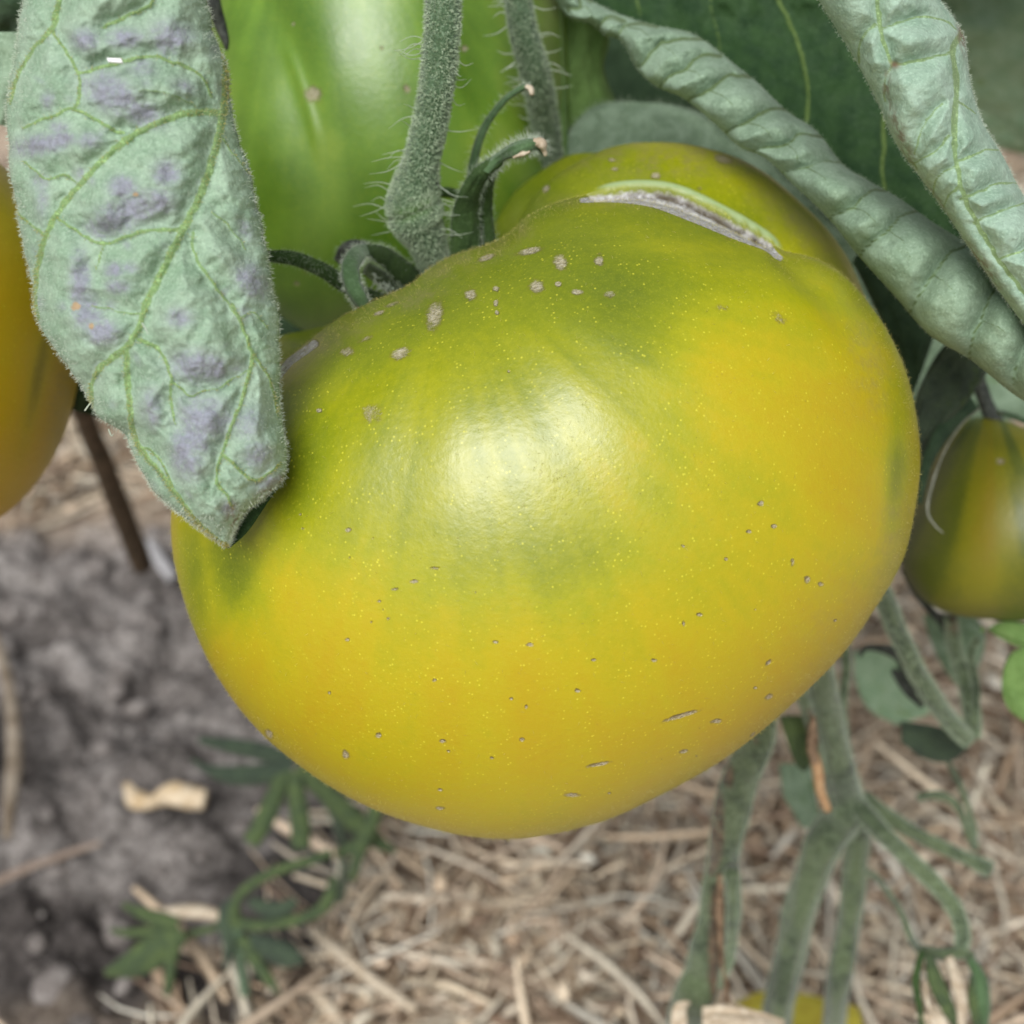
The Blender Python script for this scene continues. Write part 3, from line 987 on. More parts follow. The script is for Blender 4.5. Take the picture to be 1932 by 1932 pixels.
tube('sepal', [(826, 362, 20.8), (850, 364, 20.9), (885, 372, 21.0)], [9, 10, 9], M_SEPAL, tom, n=30, m=12)
tube('sepal', [(638, 492, 20.6), (655, 472, 20.4), (685, 470, 20.3), (730, 490, 20.5), (775, 520, 20.9)], [9, 15, 16, 14, 12], M_DARKS, tom, n=40, m=14, flat=.7, fuzz=(300, .07, .0022, M_HAIR))
tube('sepal', [(690, 505, 20.9), (720, 525, 21.0), (765, 560, 21.2)], [13, 15, 14], M_STEM2, tom, n=30, m=12)
sp = []
for i in range(26):
    u0 = rng.uniform(700, 765)
    v0 = 520 + (u0 - 700) * .6 + rng.uniform(-8, 14)
    sp.append((u0, v0, 20.1, u0 + rng.uniform(-16, 20), v0 + rng.uniform(6, 26), 20.0, rng.uniform(-6, 6)))
hairset('long_hair', sp, M_HAIRW, sC, 1.0)

# ------------------------------------------------------------------ green tomato behind
GC = (735, 165)
GD = 25.2
def ell(c, a, b, n=36, p=2.0, rot=0):
    o = []
    for i in range(n):
        t = 2 * math.pi * i / n
        ct, st = math.cos(t), math.sin(t)
        x = a * math.copysign(abs(ct) ** (2 / p), ct)
        y = b * math.copysign(abs(st) ** (2 / p), st)
        r_ = rad(rot)
        o.append((c[0] + x * math.cos(r_) - y * math.sin(r_), c[1] + x * math.sin(r_) + y * math.cos(r_)))
    return o


PH, TH, r, px = fruit_shape(GC, GD, [(ell(GC, 352, 505, p=2.6), 0, 3.7)], 420, 170, 24)
V0 = fruit_pts(GC, GD, PH, TH, r)
u, v, d = proj(V0)
fr_ = sstep(rad(110), rad(90), PH)
dg, tg = pdist(u, v, cat([(440, -300), (480, -60), (510, 40), (545, 140), (590, 300), (640, 480)], 30))
r = r - fr_ * .20 * np.exp(-(dg / 55) ** 2) * sstep(1, .55, tg)
dg2, tg2 = pdist(u, v, cat([(900, -200), (905, 0), (900, 140), (880, 320)], 30))
r = r - fr_ * .12 * np.exp(-(dg2 / 60) ** 2) * sstep(1, .5, tg2)
dg3, tg3 = pdist(u, v, cat([(520, 60), (560, 160), (590, 250), (605, 330)], 20))
r = r + fr_ * .045 * np.exp(-(dg3 / 12) ** 2) * sstep(1, .6, tg3) * sstep(0, .2, tg3)
V0 = fruit_pts(GC, GD, PH, TH, r)
al = np.arctan2(v + 500, u - 560)
g = .60 + .13 * vnoise(al * 24, v / 500, 0, 51) + .08 * vnoise(al * 60, v / 300, 0, 52) + .22 * fbm(u / 90, v / 90, 0, 53, 3) - .45 * blobs(u, v, [(940, 330, 110, 120), (620, 330, 60, 160, -15, .6)]) + .3 * blobs(u, v, [(560, 30, 40, 90, -15), (700, 430, 200, 100, 0, .5)])
gt = thing('tomato', 'big unripe green tomato with glossy highlights behind the fuzzy pedicel', 'tomato', P(735, 600, 25))
z_ = np.zeros(u.size)
gf = fruit_mesh(V0, PH, M_GRN, gt, {'pigment': np.clip(g, 0, 1).ravel(), 'scab': blobs(u, v, [(586, 178, 20, 17), (768, 168, 7, 9), (720, 90, 4, 4), (545, 40, 4, 4), (560, 535, 6, 5), (580, 515, 5, 4, 0, .8), (880, 90, 10, 8, 0, .8), (1000, 150, 20, 20, 0, .6)]).ravel(), 'dust': z_, 'cork': z_, 'lip': z_})

tube('pedicel', [(735, -300, 25.2), (740, -380, 25), (760, -480, 24), (800, -600, 23)], [44, 34, 32, 30], M_STEM, gt, n=40, m=16)
# ------------------------------------------------------------------ orange tomato at the left edge
OC = (-150, 640)
PH, TH, r, px = fruit_shape(OC, 21.5, [(ell(OC, 282, 400, p=2.05, rot=2), 0, 3.4)], 360, 150, 24)
V0 = fruit_pts(OC, 21.5, PH, TH, r)
u, v, d = proj(V0)
g = .25 + .12 * fbm(u / 120, v / 220, 0, 61) + .5 * blobs(u, v, [(75, 700, 16, 150, 12), (110, 830, 18, 90, 14, .6), (20, 330, 60, 80, 0, .8)])
ot = thing('tomato', 'orange-yellow tomato cut off by the left edge, behind the hanging pale leaf', 'tomato', P(-100, 1000, 21.5))
z_ = np.zeros(u.size)
of = fruit_mesh(V0, PH, M_ORG, ot, {'pigment': np.clip(g, 0, 1).ravel(), 'scab': z_, 'dust': (.6 * blobs(u, v, [(118, 740, 26, 150, 12)])).ravel(), 'cork': z_, 'lip': z_})

# ------------------------------------------------------------------ small striped tomato at the right edge
SC = (1925, 985)
out_s = [(1925, 800), (1875, 785), (1835, 780), (1800, 795), (1765, 835), (1735, 890), (1713, 950), (1702, 1010), (1700, 1060), (1715, 1105), (1745, 1142), (1790, 1165), (1850, 1174), (1925, 1178), (2010, 1170), (2090, 1130), (2150, 1040), (2160, 960), (2130, 870), (2080, 810), (2000, 785)]
PH, TH, r, px = fruit_shape(SC, 25.5, [(out_s, 0, 2.2)], 360, 150, 24)
V0 = fruit_pts(SC, 25.5, PH, TH, r)
u, v, d = proj(V0)
al = np.arctan2(v - 740, u - 1870)
g = .50 + .42 * vnoise(al * 5 + 1.3, (u + v) / 900, 0, 71) + .22 * vnoise(al * 12, v / 200, 0, 72)
st_ = thing('tomato', 'small shaded tomato with olive and orange stripes at the right edge', 'tomato', P(1925, 1175, 25.5))
z_ = np.zeros(u.size)
sf = fruit_mesh(V0, PH, M_OLV, st_, {'pigment': np.clip(g, 0, 1).ravel(), 'scab': blobs(u, v, [(1888, 870, 10, 8, 0, .8)]).ravel(), 'dust': z_, 'cork': z_, 'lip': z_})
blade('sepal', [(1850, 770), (1815, 800), (1780, 855), (1757, 920), (1750, 965), (1763, 990), (1780, 1006)], [1.5, 1.5, 2, 3, 2.5, 2, 1], [23.3, 23.2, 23.0, 22.8, 22.7, 22.6, 22.6], M_GREYH, st_, b=.015, label='thin dry thread-like sepal')
blade('sepal', [(1840, 760), (1790, 800), (1750, 870), (1735, 950)], [16, 17, 12, 5], [24.0, 23.6, 23.2, 23.2], M_BACKD, st_, b=.1)
tube('pedicel', [(1880, 800, 25), (1862, 765, 25), (1840, 700, 24.8), (1815, 640, 24.6)], [16, 14, 13, 12], M_DARKS, st_, n=30, m=12)
blade('sepal', [(1880, 778), (1900, 782), (1950, 800), (2000, 830)], [5, 6, 6, 4], [23.6, 23.3, 23.1, 23.2], M_STEM, st_, b=.03)

# ------------------------------------------------------------------ the tomato plant: stems and leaves are its parts
plant = thing('tomato_plant', 'fuzzy green tomato plant whose stems and rolled leaves surround the fruit', 'tomato plant', onground(np.array(1700.), np.array(2300.)))

# hanging leaf, left
LE = [(-330, 205), (-210, 110), (-80, 60), (0, 45), (50, 36), (100, 30), (190, 11), (260, 15), (330, 20), (430, 37), (530, 58), (590, 66), (640, 90), (690, 130), (745, 163), (790, 186), (815, 235), (880, 262), (930, 292), (965, 332), (990, 368), (1015, 402), (1030, 427)]
RE = [(-330, 216), (-210, 320), (-80, 375), (0, 390), (60, 400), (120, 428), (230, 440), (320, 470), (400, 490), (500, 510), (600, 525), (700, 527), (780, 531), (850, 541), (885, 540), (905, 536), (925, 515), (945, 492), (962, 466), (990, 447), (1015, 436), (1030, 429)]
LEAFV = [
    (9, [(211, -330), (290, -190), (370, -80), (405, 20), (425, 100), (426, 160), (420, 212), (410, 265), (380, 364), (347, 430), (298, 529), (274, 579), (262, 620), (238, 658)]),
    (7, [(420, 212), (364, 212), (314, 225), (248, 258), (182, 314), (132, 370), (93, 430), (73, 496), (66, 562), (72, 600)]),
    (6, [(238, 658), (241, 709), (247, 783), (262, 843), (298, 887), (327, 926), (357, 965), (396, 1006), (425, 1028)]),
    (6, [(238, 658), (205, 680), (184, 700), (172, 730), (172, 765)]),
    (4, [(262, 640), (298, 658), (321, 700), (322, 750), (330, 800)]),
    (4, [(235, 250), (218, 248), (180, 225), (139, 205), (105, 218), (73, 228), (45, 240)]),
    (4, [(139, 205), (150, 180), (149, 149), (135, 115), (116, 83), (99, 50), (108, 0)]),
    (5, [(115, -60), (112, 0), (99, 50), (66, 89), (40, 130), (28, 160), (20, 195)]),
    (4, [(149, 139), (198, 126), (248, 112), (288, 106), (331, 119), (374, 139), (390, 160), (398, 182)]),
    (4, [(198, 50), (238, 30), (281, 10), (300, -30)]),
    (4, [(335, 433), (300, 433), (265, 437), (225, 450), (198, 460), (165, 448), (132, 427), (110, 415)]),
    (3, [(198, 460), (188, 490), (180, 510)]),
    (3.5, [(83, 443), (60, 425), (40, 407), (25, 385)]),
    (3, [(142, 341), (120, 330), (85, 335), (45, 305)]),
    (3.5, [(364, 440), (367, 480), (397, 529), (430, 572), (456, 612), (470, 660)]),
    (2.5, [(400, 400), (427, 423), (450, 450), (463, 470)]),
    (2.5, [(420, 260), (440, 291), (460, 315), (473, 331)]),
    (3.5, [(440, 575), (460, 620), (476, 664), (500, 700), (512, 724), (524, 783)]),
    (4.5, [(478, 670), (473, 694), (462, 740), (446, 783), (423, 843), (411, 879), (408, 911)]),
    (3, [(322, 720), (345, 735), (360, 748), (385, 738), (417, 730), (465, 700)]),
    (4, [(423, 860), (450, 885), (482, 905), (505, 895), (530, 873)]),
    (4, [(408, 911), (425, 930), (437, 953)]),
    (3, [(262, 843), (285, 850), (310, 880), (327, 926)]),
    (2.5, [(275, 590), (240, 590), (200, 582), (170, 575)]),
    (2, [(260, 170), (300, 172), (350, 190), (375, 205)]),
    (2.5, [(456, 600), (480, 590), (505, 620)]),
]
vs_ = np.concatenate([np.linspace(-330, 900, 460), np.linspace(902, 1029, 70)])
le = np.interp(vs_, *zip(*LE))
re_ = np.interp(vs_, *zip(*RE))
kern = np.exp(-np.linspace(-2, 2, 15) ** 2); kern /= kern.sum()
for arr in (le,):
    arr[7:-7] = np.convolve(arr, kern, 'valid')
n, m = len(vs_), 230
an = np.radians(np.linspace(-128, 128, m))
mid, half = (le + re_) / 2, (re_ - le) / 2
mid = mid
wav = 1 + .012 * fbm(vs_ / 28, 0 * vs_, 0, 90)
u = mid[:, None] + (half * wav)[:, None] * np.sin(an)
v = np.repeat(vs_[:, None], m, 1)
bb = np.interp(half, [0, 60, 250], [.05, .55, 1.0])
d = np.interp(vs_, [-330, 300, 700, 1030], [15.5, 15.9, 15.95, 16.0])[:, None] - bb[:, None] * np.cos(an)
ridge, near = veins(u, v, [(w_ * 1.02, p_) for w_, p_ in LEAFV])
co = .3 + .7 * np.clip(np.cos(an), 0, 1)
d = d - co * (.20 * (1 - np.exp(-(near / 30) ** 2)) + .045 * ridge + .050 * fbm(u / 40, v / 40, 0, 80, 3) + .016 * fbm(u / 11, v / 11, 0, 81, 2))
blot = blobs(u, v, [(b_[0], b_[1], b_[2] * 1.3, b_[3] * 1.3, *b_[4:]) for b_ in [(160, 75, 22, 18), (235, 72, 30, 16), (322, 70, 34, 26), (235, 185, 26, 18), (205, 175, 45, 32, 30), (270, 215, 36, 20, 20), (80, 272, 50, 18, -10), (165, 265, 26, 14, 0, .8), (118, 262, 24, 12), (110, 240, 20, 14, 0, .7), (90, 190, 12, 16, 0, .8), (315, 325, 22, 22), (230, 355, 24, 20), (250, 395, 60, 26, -12), (215, 420, 50, 22, -15), (300, 380, 26, 20), (80, 380, 12, 30, 0, .7), (75, 345, 16, 18, 0, .6), (150, 530, 18, 50, 0), (165, 590, 24, 40, -20), (190, 625, 30, 22), (215, 510, 18, 14, 0, .9), (222, 540, 22, 14, 0, .8), (245, 505, 14, 10, 0, .8), (475, 530, 22, 34, -30), (340, 600, 24, 18, 0, .8), (460, 430, 14, 26, -30, .6), (370, 690, 44, 26), (405, 700, 26, 20), (440, 690, 18, 16, 0, .6), (285, 765, 18, 30, 0, .8), (290, 790, 12, 20, 0, .7), (385, 790, 44, 38), (365, 830, 30, 30), (355, 870, 24, 30, -20, .9), (345, 850, 20, 40), (470, 800, 26, 30, 0, .7), (485, 860, 26, 24, 0, .8), (510, 910, 30, 14, -20, .8), (265, 133, 26, 14, 0, .6), (350, 165, 24, 14, 20, .6), (270, 120, 20, 10, 0, .6), (460, 590, 16, 16, 0, .5), (430, 960, 14, 14, 0, .8)]])
for _ in range(70):
    q_ = (rng.uniform(40, 500), rng.uniform(20, 980))
    blot = np.maximum(blot, blobs(u, v, [(*q_, rng.uniform(5, 16), rng.uniform(5, 20), rng.uniform(-60, 60), rng.uniform(.25, .6))]))
hue = .25 * blobs(u, v, [(250, 400, 300, 400)])
tan_ = blobs(u, v, [(143, 578, 13, 10), (172, 615, 7, 9), (256, 367, 8, 6), (218, 148, 1, 1)])
rimm = sstep(rad(62), rad(100), np.abs(an))[None] * np.ones_like(u) * sstep(880, 960, v) + .35 * sstep(rad(75), rad(95), np.abs(an))[None] * np.ones_like(u)
rimm = np.maximum(rimm, blobs(u, v, [(440, 975, 14, 22), (505, 930, 26, 10, -25), (530, 905, 10, 10)]))
V = P(u, v, d).reshape(-1, 3)
N = normals(V, n, m)
F = gridF(n, m)
if np.sum(N[n // 2 * m + m // 2] * (CAM - V[n // 2 * m + m // 2])) < 0:
    N = -N
    F = F[:, ::-1]
hl = mesh('leaf', V, F, M_LEAF, plant, attrs={'vein': ridge.ravel(), 'blotch': (blot + 0 * hue).ravel(), 'tan': tan_.ravel(), 'rim': np.clip(rimm, 0, 1).ravel()}, label='pale leaf with purple blotches hanging down at the left, seen from below')
hairs('edge_fuzz', V, N, 9000, .035, .0026, M_HAIRW, hl, sel=(np.abs(np.sum(N * (CAM - V), 1) / np.linalg.norm(CAM - V, axis=1)) < .35))
hairs('vein_fuzz', V, N, 5000, .030, .0024, M_HAIRY, hl, sel=(ridge.ravel() > .35) & (np.abs(np.repeat(an[None], n, 0).ravel()) < 1.5))
hairs('fine_hair', V, N, 7000, .05, .0012, M_HAIRW, hl, sel=(np.abs(np.repeat(an[None], n, 0).ravel()) < 1.5), jitter=1.6)
ribbon('folded_tip', [(450, 930), (436, 980), (426, 1012), (426, 1033)], [(528, 915), (503, 952), (468, 1003), (434, 1034)], [16.15, 16.2, 16.2, 16.1], .05, M_TOP, hl, n=30, m=16, a=(-80, 80), thick=.02)
hairset('long_hair', [(225, 795, 15.5, 290, 775, 15.2, 4), (205, 810, 15.8, 215, 818, 15.6, -8), (160, 775, 16, 195, 745, 16, 8), (268, 610, 14.7, 280, 632, 14.6, 2)], M_HAIRW, hl, 1.6)
fl = P(np.array([201, 228, 231, 204]), np.array([109, 110, 118, 116]), np.array([14.6, 14.6, 14.6, 14.6]))
fl = np.vstack([fl, fl + FW * .0004])
mesh('white_fleck', fl, [(0, 1, 2, 3), (7, 6, 5, 4), (0, 4, 5, 1), (1, 5, 6, 2), (2, 6, 7, 3), (3, 7, 4, 0)], M_WHITE, hl, smooth=False)

# rolled leaf 2 (upper right, near)
V2 = [(5, [(1640, -60), (1654, 0), (1662, 60), (1680, 111), (1684, 122)]), (4, [(1684, 122), (1720, 118), (1755, 108), (1795, 98)]),
      (6, [(1815, 60), (1799, 93), (1803, 140), (1805, 185), (1800, 240), (1805, 304), (1818, 370), (1844, 423), (1884, 489), (1940, 560)]),
      (3.5, [(1650, 45), (1632, 65), (1622, 90), (1620, 120)]), (3, [(1662, 55), (1700, 42), (1735, 32), (1775, 36), (1805, 55)]),
      (3, [(1684, 122), (1672, 145), (1668, 170), (1672, 190)]), (3, [(1780, 195), (1750, 225), (1738, 250), (1726, 290)]), (3, [(1790, 255), (1765, 285), (1740, 300), (1720, 310)]),
      (3.5, [(1805, 304), (1840, 290), (1870, 282), (1892, 284)]), (3, [(1805, 310), (1780, 325), (1765, 345), (1758, 372)]), (3, [(1812, 350), (1790, 370), (1775, 395)]),
      (3.5, [(1812, 375), (1850, 362), (1880, 348), (1925, 344)]), (3, [(1835, 420), (1870, 405), (1900, 395), (1940, 380)]), (3.5, [(1884, 489), (1910, 480), (1940, 470)]), (3, [(1800, 185), (1820, 200), (1840, 215)]), (3, [(1690, 300), (1720, 305), (1730, 320)])]


def rollD(vn, amp=.14, sc=20, crease=.03, seed=0):
    def f(u, v):
        rg, nr = veins(u, v, vn)
        return amp * (1 - np.exp(-(nr / sc) ** 2)) + .02 * rg - crease * np.exp(-(nr / 6) ** 2) + .04 * fbm(u / 40, v / 40, 0, seed, 3)
    return f


def rollA(vn, rim=None):
    def f(u, v):
        rg, nr = veins(u, v, vn)
        rm = blobs(u, v, rim) if rim else np.zeros_like(u)
        return {'vein': rg, 'rim': rm}
    return f


ribbon('leaf', [(1440, -400), (1455, -200), (1520, -60), (1545, 0), (1600, 90), (1650, 180), (1690, 270), (1740, 340), (1790, 410), (1850, 500), (1900, 570), (1960, 650), (2050, 770), (2128, 880)],
       [(1455, -400), (1620, -230), (1740, -60), (1775, 0), (1818, 66), (1832, 160), (1856, 233), (1890, 290), (1932, 370), (1975, 430), (2010, 490), (2060, 550), (2120, 700), (2138, 882)],
       [16.6, 16.7, 16.8, 16.9, 17.0, 17.1, 17.2, 17.3, 17.4, 17.5, 17.6, 17.7, 17.9, 18.1], [.2, .6, .75, .75, .75, .75, .75, .75, .75, .75, .7, .5, .15], M_LEAF2, plant, n=380, m=150, a=(-150, 150), disp=rollD(V2, .20, 22, seed=91),
       attrs=rollA(V2, [(1688, 122, 10, 8), (1672, 160, 8, 30, 0, .8), (1815, 70, 8, 30, -10), (1700, 255, 10, 80, -20, .8), (1760, 380, 14, 60, -35, .9), (1850, 500, 14, 60, -38, .9)]),
       efuzz=(6000, .03, .0022, M_HAIRW), label='pale mint leaf rolled lengthwise, running down from the top right')

# rolled leaf 1 (its roll) and its dark upper side
V1 = []
c1a = cat([(1030, -60), (1110, 0), (1180, 38), (1290, 55), (1350, 100), (1440, 165), (1530, 240), (1610, 322), (1700, 370), (1800, 440), (1880, 500), (1990, 590), (2100, 680)], 40)
c1b = cat([(1000, -50), (1060, 10), (1120, 52), (1170, 85), (1225, 145), (1300, 200), (1380, 262), (1460, 325), (1560, 420), (1660, 530), (1770, 640), (1900, 735), (2050, 840)], 40)
for i in [3, 6, 8, 11, 13, 15, 18, 20, 22, 25, 27, 30, 33, 35, 38]:
    a_, b_ = c1a[i], c1b[min(39, i + 1)]
    mdp = (a_ + b_) / 2 + np.array([rng.uniform(-22, 6), rng.uniform(-14, 6)])
    q1 = a_ + (b_ - a_) * .25 + np.array([-2, -9])
    V1.append((rng.choice([2.5, 3.5, 4.5]), [a_ + (10, 6), q1, mdp, a_ + (b_ - a_) * .8 + (-8, -2), b_]))
    if True:
        e_ = c1a[min(39, i + 2)] * .45 + c1b[min(39, i + 2)] * .55
        V1.append((2.0, [mdp, (mdp + e_) / 2 + (5, -6), e_]))
ribbon('leaf', [tuple(x + (rng.uniform(-3, 3), rng.uniform(-8, 8))) for i, x in enumerate(c1a[::2])], [tuple(x + (rng.uniform(-5, 5), rng.uniform(-10, 10))) for i, x in enumerate(c1b[::2])], [21.3, 21.0, 20.6, 20.2, 19.8, 19.4, 19.0, 18.8, 18.6], [.25, .45, .55, .62, .68, .75, .8, .85, .9], M_LEAF3, plant,
       n=340, m=140, a=(-150, 150), disp=rollD(V1, .30, 24, .10, seed=92), attrs=rollA(V1), efuzz=(3000, .03, .0022, M_HAIR), label='grey-green rolled leaf edge lying across the upper right behind the big tomato')
VT = [(4.5, [(1465, -40), (1469, 0), (1500, 66), (1519, 132), (1524, 164), (1521, 240), (1500, 300)]), (4.5, [(1667, 150), (1667, 265), (1667, 351), (1690, 430)]), (2.5, [(1195, -30), (1201, 0), (1208, 30)]), (2.5, [(1335, -30), (1339, 0), (1355, 66), (1360, 110)]), (2.5, [(1840, 460), (1870, 510), (1900, 560)])]
ribbon('leaf', [(1150, -420), (1000, -240), (1030, -60), (1150, 35), (1290, 80), (1440, 200), (1570, 330), (1720, 450), (1830, 540), (1960, 640)], [(1200, -430), (1560, -280), (1700, -60), (1740, 60), (1760, 150), (1790, 250), (1830, 350), (1880, 430), (1930, 500), (2010, 600)],
       [22.8, 22.8, 22.6, 22.6, 22.4, 22.0, 21.5, 21.0, 20.5, 20.0], -.55, M_TOP, plant, n=230, m=170, a=(-75, 75), disp=lambda u, v: .12 * fbm(u / 70, v / 70, 0, 93, 3) - .05 * veins(u, v, VT)[0],
       attrs=rollA(VT), thick=.03, label='dark green upper side of the leaf between the two rolled edges')

# second fuzzy stem
s2p = [(880, -480, 20.0), (935, -240, 20.2), (972, -40, 20.6), (985, 50, 20.9), (1010, 140, 21.6), (1026, 220, 22.6), (1036, 300, 23.6), (1040, 380, 24.4)]
so, SV, SN = tube('stem', s2p, [25, 25, 25, 26, 28, 27, 26, 25], M_STEM, plant, n=140, m=44, rough=.05, seed=8, fuzz=(9000, .045, .0048, M_SCALE), label='second fuzzy stem right of the pedicel')
sp = []
for i in range(26):
    q = cat(s2p, 100)[rng.integers(28, 85)]
    sgn = -1 if rng.random() < .7 else 1
    u0 = q[0] + sgn * 24
    sp.append((u0, q[1], q[2], u0 + sgn * rng.uniform(18, 50), q[1] + rng.uniform(-8, 26), q[2], rng.uniform(-7, 7)))
hairset('long_hair', sp, M_HAIRW, so, 1.1)

# leaves behind
ribbon('leaf', [(1030, -60), (1040, 60), (1040, 180), (1040, 300)], [(1120, -60), (1150, 60), (1140, 130), (1165, 200)], [24.6, 24.8, 25.0, 25.2], .3, M_LITE, plant, n=60, m=40, a=(-110, 110), noise=.08, seed=3, label='light green leaf behind the second stem')
tube('stem', [(1048, -60, 24.0), (1050, 60, 24.0), (1056, 180, 24.1), (1062, 300, 24.2)], [11, 12, 12, 12], M_LITE, plant, n=40, m=14, label='yellowish green shoot behind the second stem')
ribbon('leaf', [(1060, 260), (1120, 200), (1200, 192), (1300, 205), (1400, 250), (1480, 320), (1560, 400), (1620, 470)], [(1060, 420), (1120, 380), (1200, 380), (1300, 380), (1380, 400), (1440, 440), (1500, 520), (1560, 600)],
       [24.5, 24.3, 24.0, 24.0, 23.8, 23.4, 23.0, 22.6], .5, M_BACK, plant, n=80, m=40, a=(-110, 110), noise=.10, seed=5, fuzz=(1500, .10, .0028, M_HAIR), label='blurred grey-green leaf fold behind the top of the big tomato')
for L_, R_, D_, mt_, lb in [
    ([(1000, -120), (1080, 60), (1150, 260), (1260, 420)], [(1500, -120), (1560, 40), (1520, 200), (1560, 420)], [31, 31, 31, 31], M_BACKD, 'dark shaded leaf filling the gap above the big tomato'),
    ([(1720, -120), (1760, 60), (1790, 180), (1850, 270)], [(2150, -120), (2200, 60), (2150, 180), (2080, 330)], [33, 33, 34, 35], M_PALE, 'out-of-focus crinkled leaf in the top right corner'),
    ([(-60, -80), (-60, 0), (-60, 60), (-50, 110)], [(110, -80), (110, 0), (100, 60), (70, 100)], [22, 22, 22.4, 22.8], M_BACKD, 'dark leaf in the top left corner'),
    ([(-80, 60), (-60, 110), (-50, 170), (-30, 230)], [(60, 60), (70, 110), (60, 160), (20, 240)], [19.4, 19.5, 19.6, 19.8], M_LEAF3, 'small pale leaf piece at the left edge under the dark leaf'),
    ([(1440, 380), (1480, 520), (1560, 640), (1640, 800)], [(2080, 380), (2080, 520), (2080, 640), (2060, 790)], [29, 29, 29, 29], M_BACK, 'dark shaded leaf filling the gap between the big and the striped tomato'),
    ([(-700, -900), (-600, -600), (-500, -300), (-420, -140)], [(300, -900), (400, -600), (340, -300), (200, -140)], [24, 24, 24, 24], M_TOP, None),  # this and the next four: unseen leaves added to block sky light
    ([(200, -1000), (260, -700), (380, -400), (500, -220)], [(1300, -1000), (1300, -700), (1200, -400), (1050, -220)], [27, 27, 27, 27], M_TOP, None),
    ([(1100, -1100), (1100, -700), (1200, -400), (1300, -200)], [(2200, -1100), (2300, -700), (2200, -400), (2000, -200)], [25, 25, 26, 26], M_TOP, None),
    ([(2200, -700), (2150, -300), (2130, 0), (2200, 300)], [(2900, -700), (2950, -300), (2900, 0), (2700, 300)], [23, 23, 23, 23], M_TOP, None),
    ([(2120, 500), (2100, 700), (2150, 900), (2200, 1100)], [(2700, 500), (2750, 700), (2700, 900), (2500, 1100)], [26, 26, 26, 26], M_TOP, None),
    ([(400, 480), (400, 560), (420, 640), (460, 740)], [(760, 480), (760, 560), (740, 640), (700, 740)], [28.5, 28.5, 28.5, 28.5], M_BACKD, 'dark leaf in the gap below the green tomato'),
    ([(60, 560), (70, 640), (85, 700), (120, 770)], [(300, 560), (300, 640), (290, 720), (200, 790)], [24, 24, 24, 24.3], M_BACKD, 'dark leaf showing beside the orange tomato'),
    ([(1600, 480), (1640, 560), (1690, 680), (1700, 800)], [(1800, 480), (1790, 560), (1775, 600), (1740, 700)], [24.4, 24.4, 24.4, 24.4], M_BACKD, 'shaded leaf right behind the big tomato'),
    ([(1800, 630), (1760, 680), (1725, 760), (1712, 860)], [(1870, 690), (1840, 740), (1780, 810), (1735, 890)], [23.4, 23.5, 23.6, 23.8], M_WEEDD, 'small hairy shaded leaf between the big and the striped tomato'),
    ([(1610, 1230), (1615, 1290), (1640, 1340), (1690, 1368)], [(1700, 1215), (1740, 1260), (1760, 1310), (1750, 1350)], [33, 33, 33, 33], M_PALE, 'blurred pale green leaf behind the lower right stems'),
    ([(1700, 1400), (1740, 1430), (1790, 1438), (1830, 1410)], [(1700, 1360), (1740, 1365), (1790, 1375), (1830, 1385)], [29, 29, 28.6, 28.2], M_WEEDD, 'dark green leaflet under the stem joint at lower right'),
    ([(1740, 1160), (1760, 1220), (1780, 1260), (1800, 1290)], [(1840, 1160), (1860, 1200), (1850, 1250), (1830, 1290)], [31, 31, 31, 31], M_BACK, 'green leaf under the striped tomato'),
    ([(1850, 1180), (1880, 1200), (1910, 1215), (1960, 1235)], [(1850, 1195), (1890, 1172), (1930, 1175), (1970, 1190)], [25.5, 25.3, 25.2, 25.2], M_LITE, 'bright green leaf curling in at the right edge'),
    ([(1960, 1210), (1905, 1235), (1890, 1290), (1905, 1340), (1960, 1380)], [(1975, 1220), (1960, 1240), (1960, 1290), (1960, 1340), (1975, 1370)], [25.3, 25.2, 25.2, 25.2, 25.3], M_LITE, 'rounded light green leaf lobe at the right edge'),
    ([(1470, 1440), (1478, 1500), (1500, 1540), (1510, 1560)], [(1530, 1440), (1540, 1500), (1545, 1540), (1530, 1565)], [33, 33, 33, 33], M_BACK, 'small green leaf glimpsed between two stems'),
    ([(1470, 1350), (1485, 1400), (1500, 1440), (1510, 1452)], [(1530, 1350), (1535, 1400), (1530, 1440), (1518, 1456)], [27.2, 27.2, 27.2, 27.2], M_WEED, 'narrow green leaf beside the scarred stem'),
]:
    big = abs(R_[1][0] - L_[1][0]) > 150
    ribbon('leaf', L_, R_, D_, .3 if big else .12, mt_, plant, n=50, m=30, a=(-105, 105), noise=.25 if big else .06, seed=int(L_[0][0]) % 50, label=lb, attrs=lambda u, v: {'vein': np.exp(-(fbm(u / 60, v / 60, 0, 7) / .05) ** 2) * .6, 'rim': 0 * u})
ribbon('leaf', [(1370, 1900), (1440, 1870), (1520, 1875), (1620, 1900)], [(1370, 1980), (1440, 1960), (1540, 1960), (1640, 1990)], [37, 37, 37, 37], .2, M_YEL, plant, n=40, m=24, a=(-100, 100), noise=.1, label='fallen yellow leaf at the bottom edge behind the stems')

# lower right stems
def pstem(pts, r, label=None, fz=1500, brown=None, name='stem', mat=None, **kw):
    r = [x * .88 for x in r]

    def at(u, v):
        if brown:
            return {'brown': blobs(u, v, brown)}
        return {'brown': np.zeros(u.shape)}
    return tube(name, pts, r, mat or M_STEM2, plant, m=26, rough=.16, fuzz=(fz * 2, .045, .004, M_SCALE) if fz else None, label=label, attrs_fn=at, **kw)


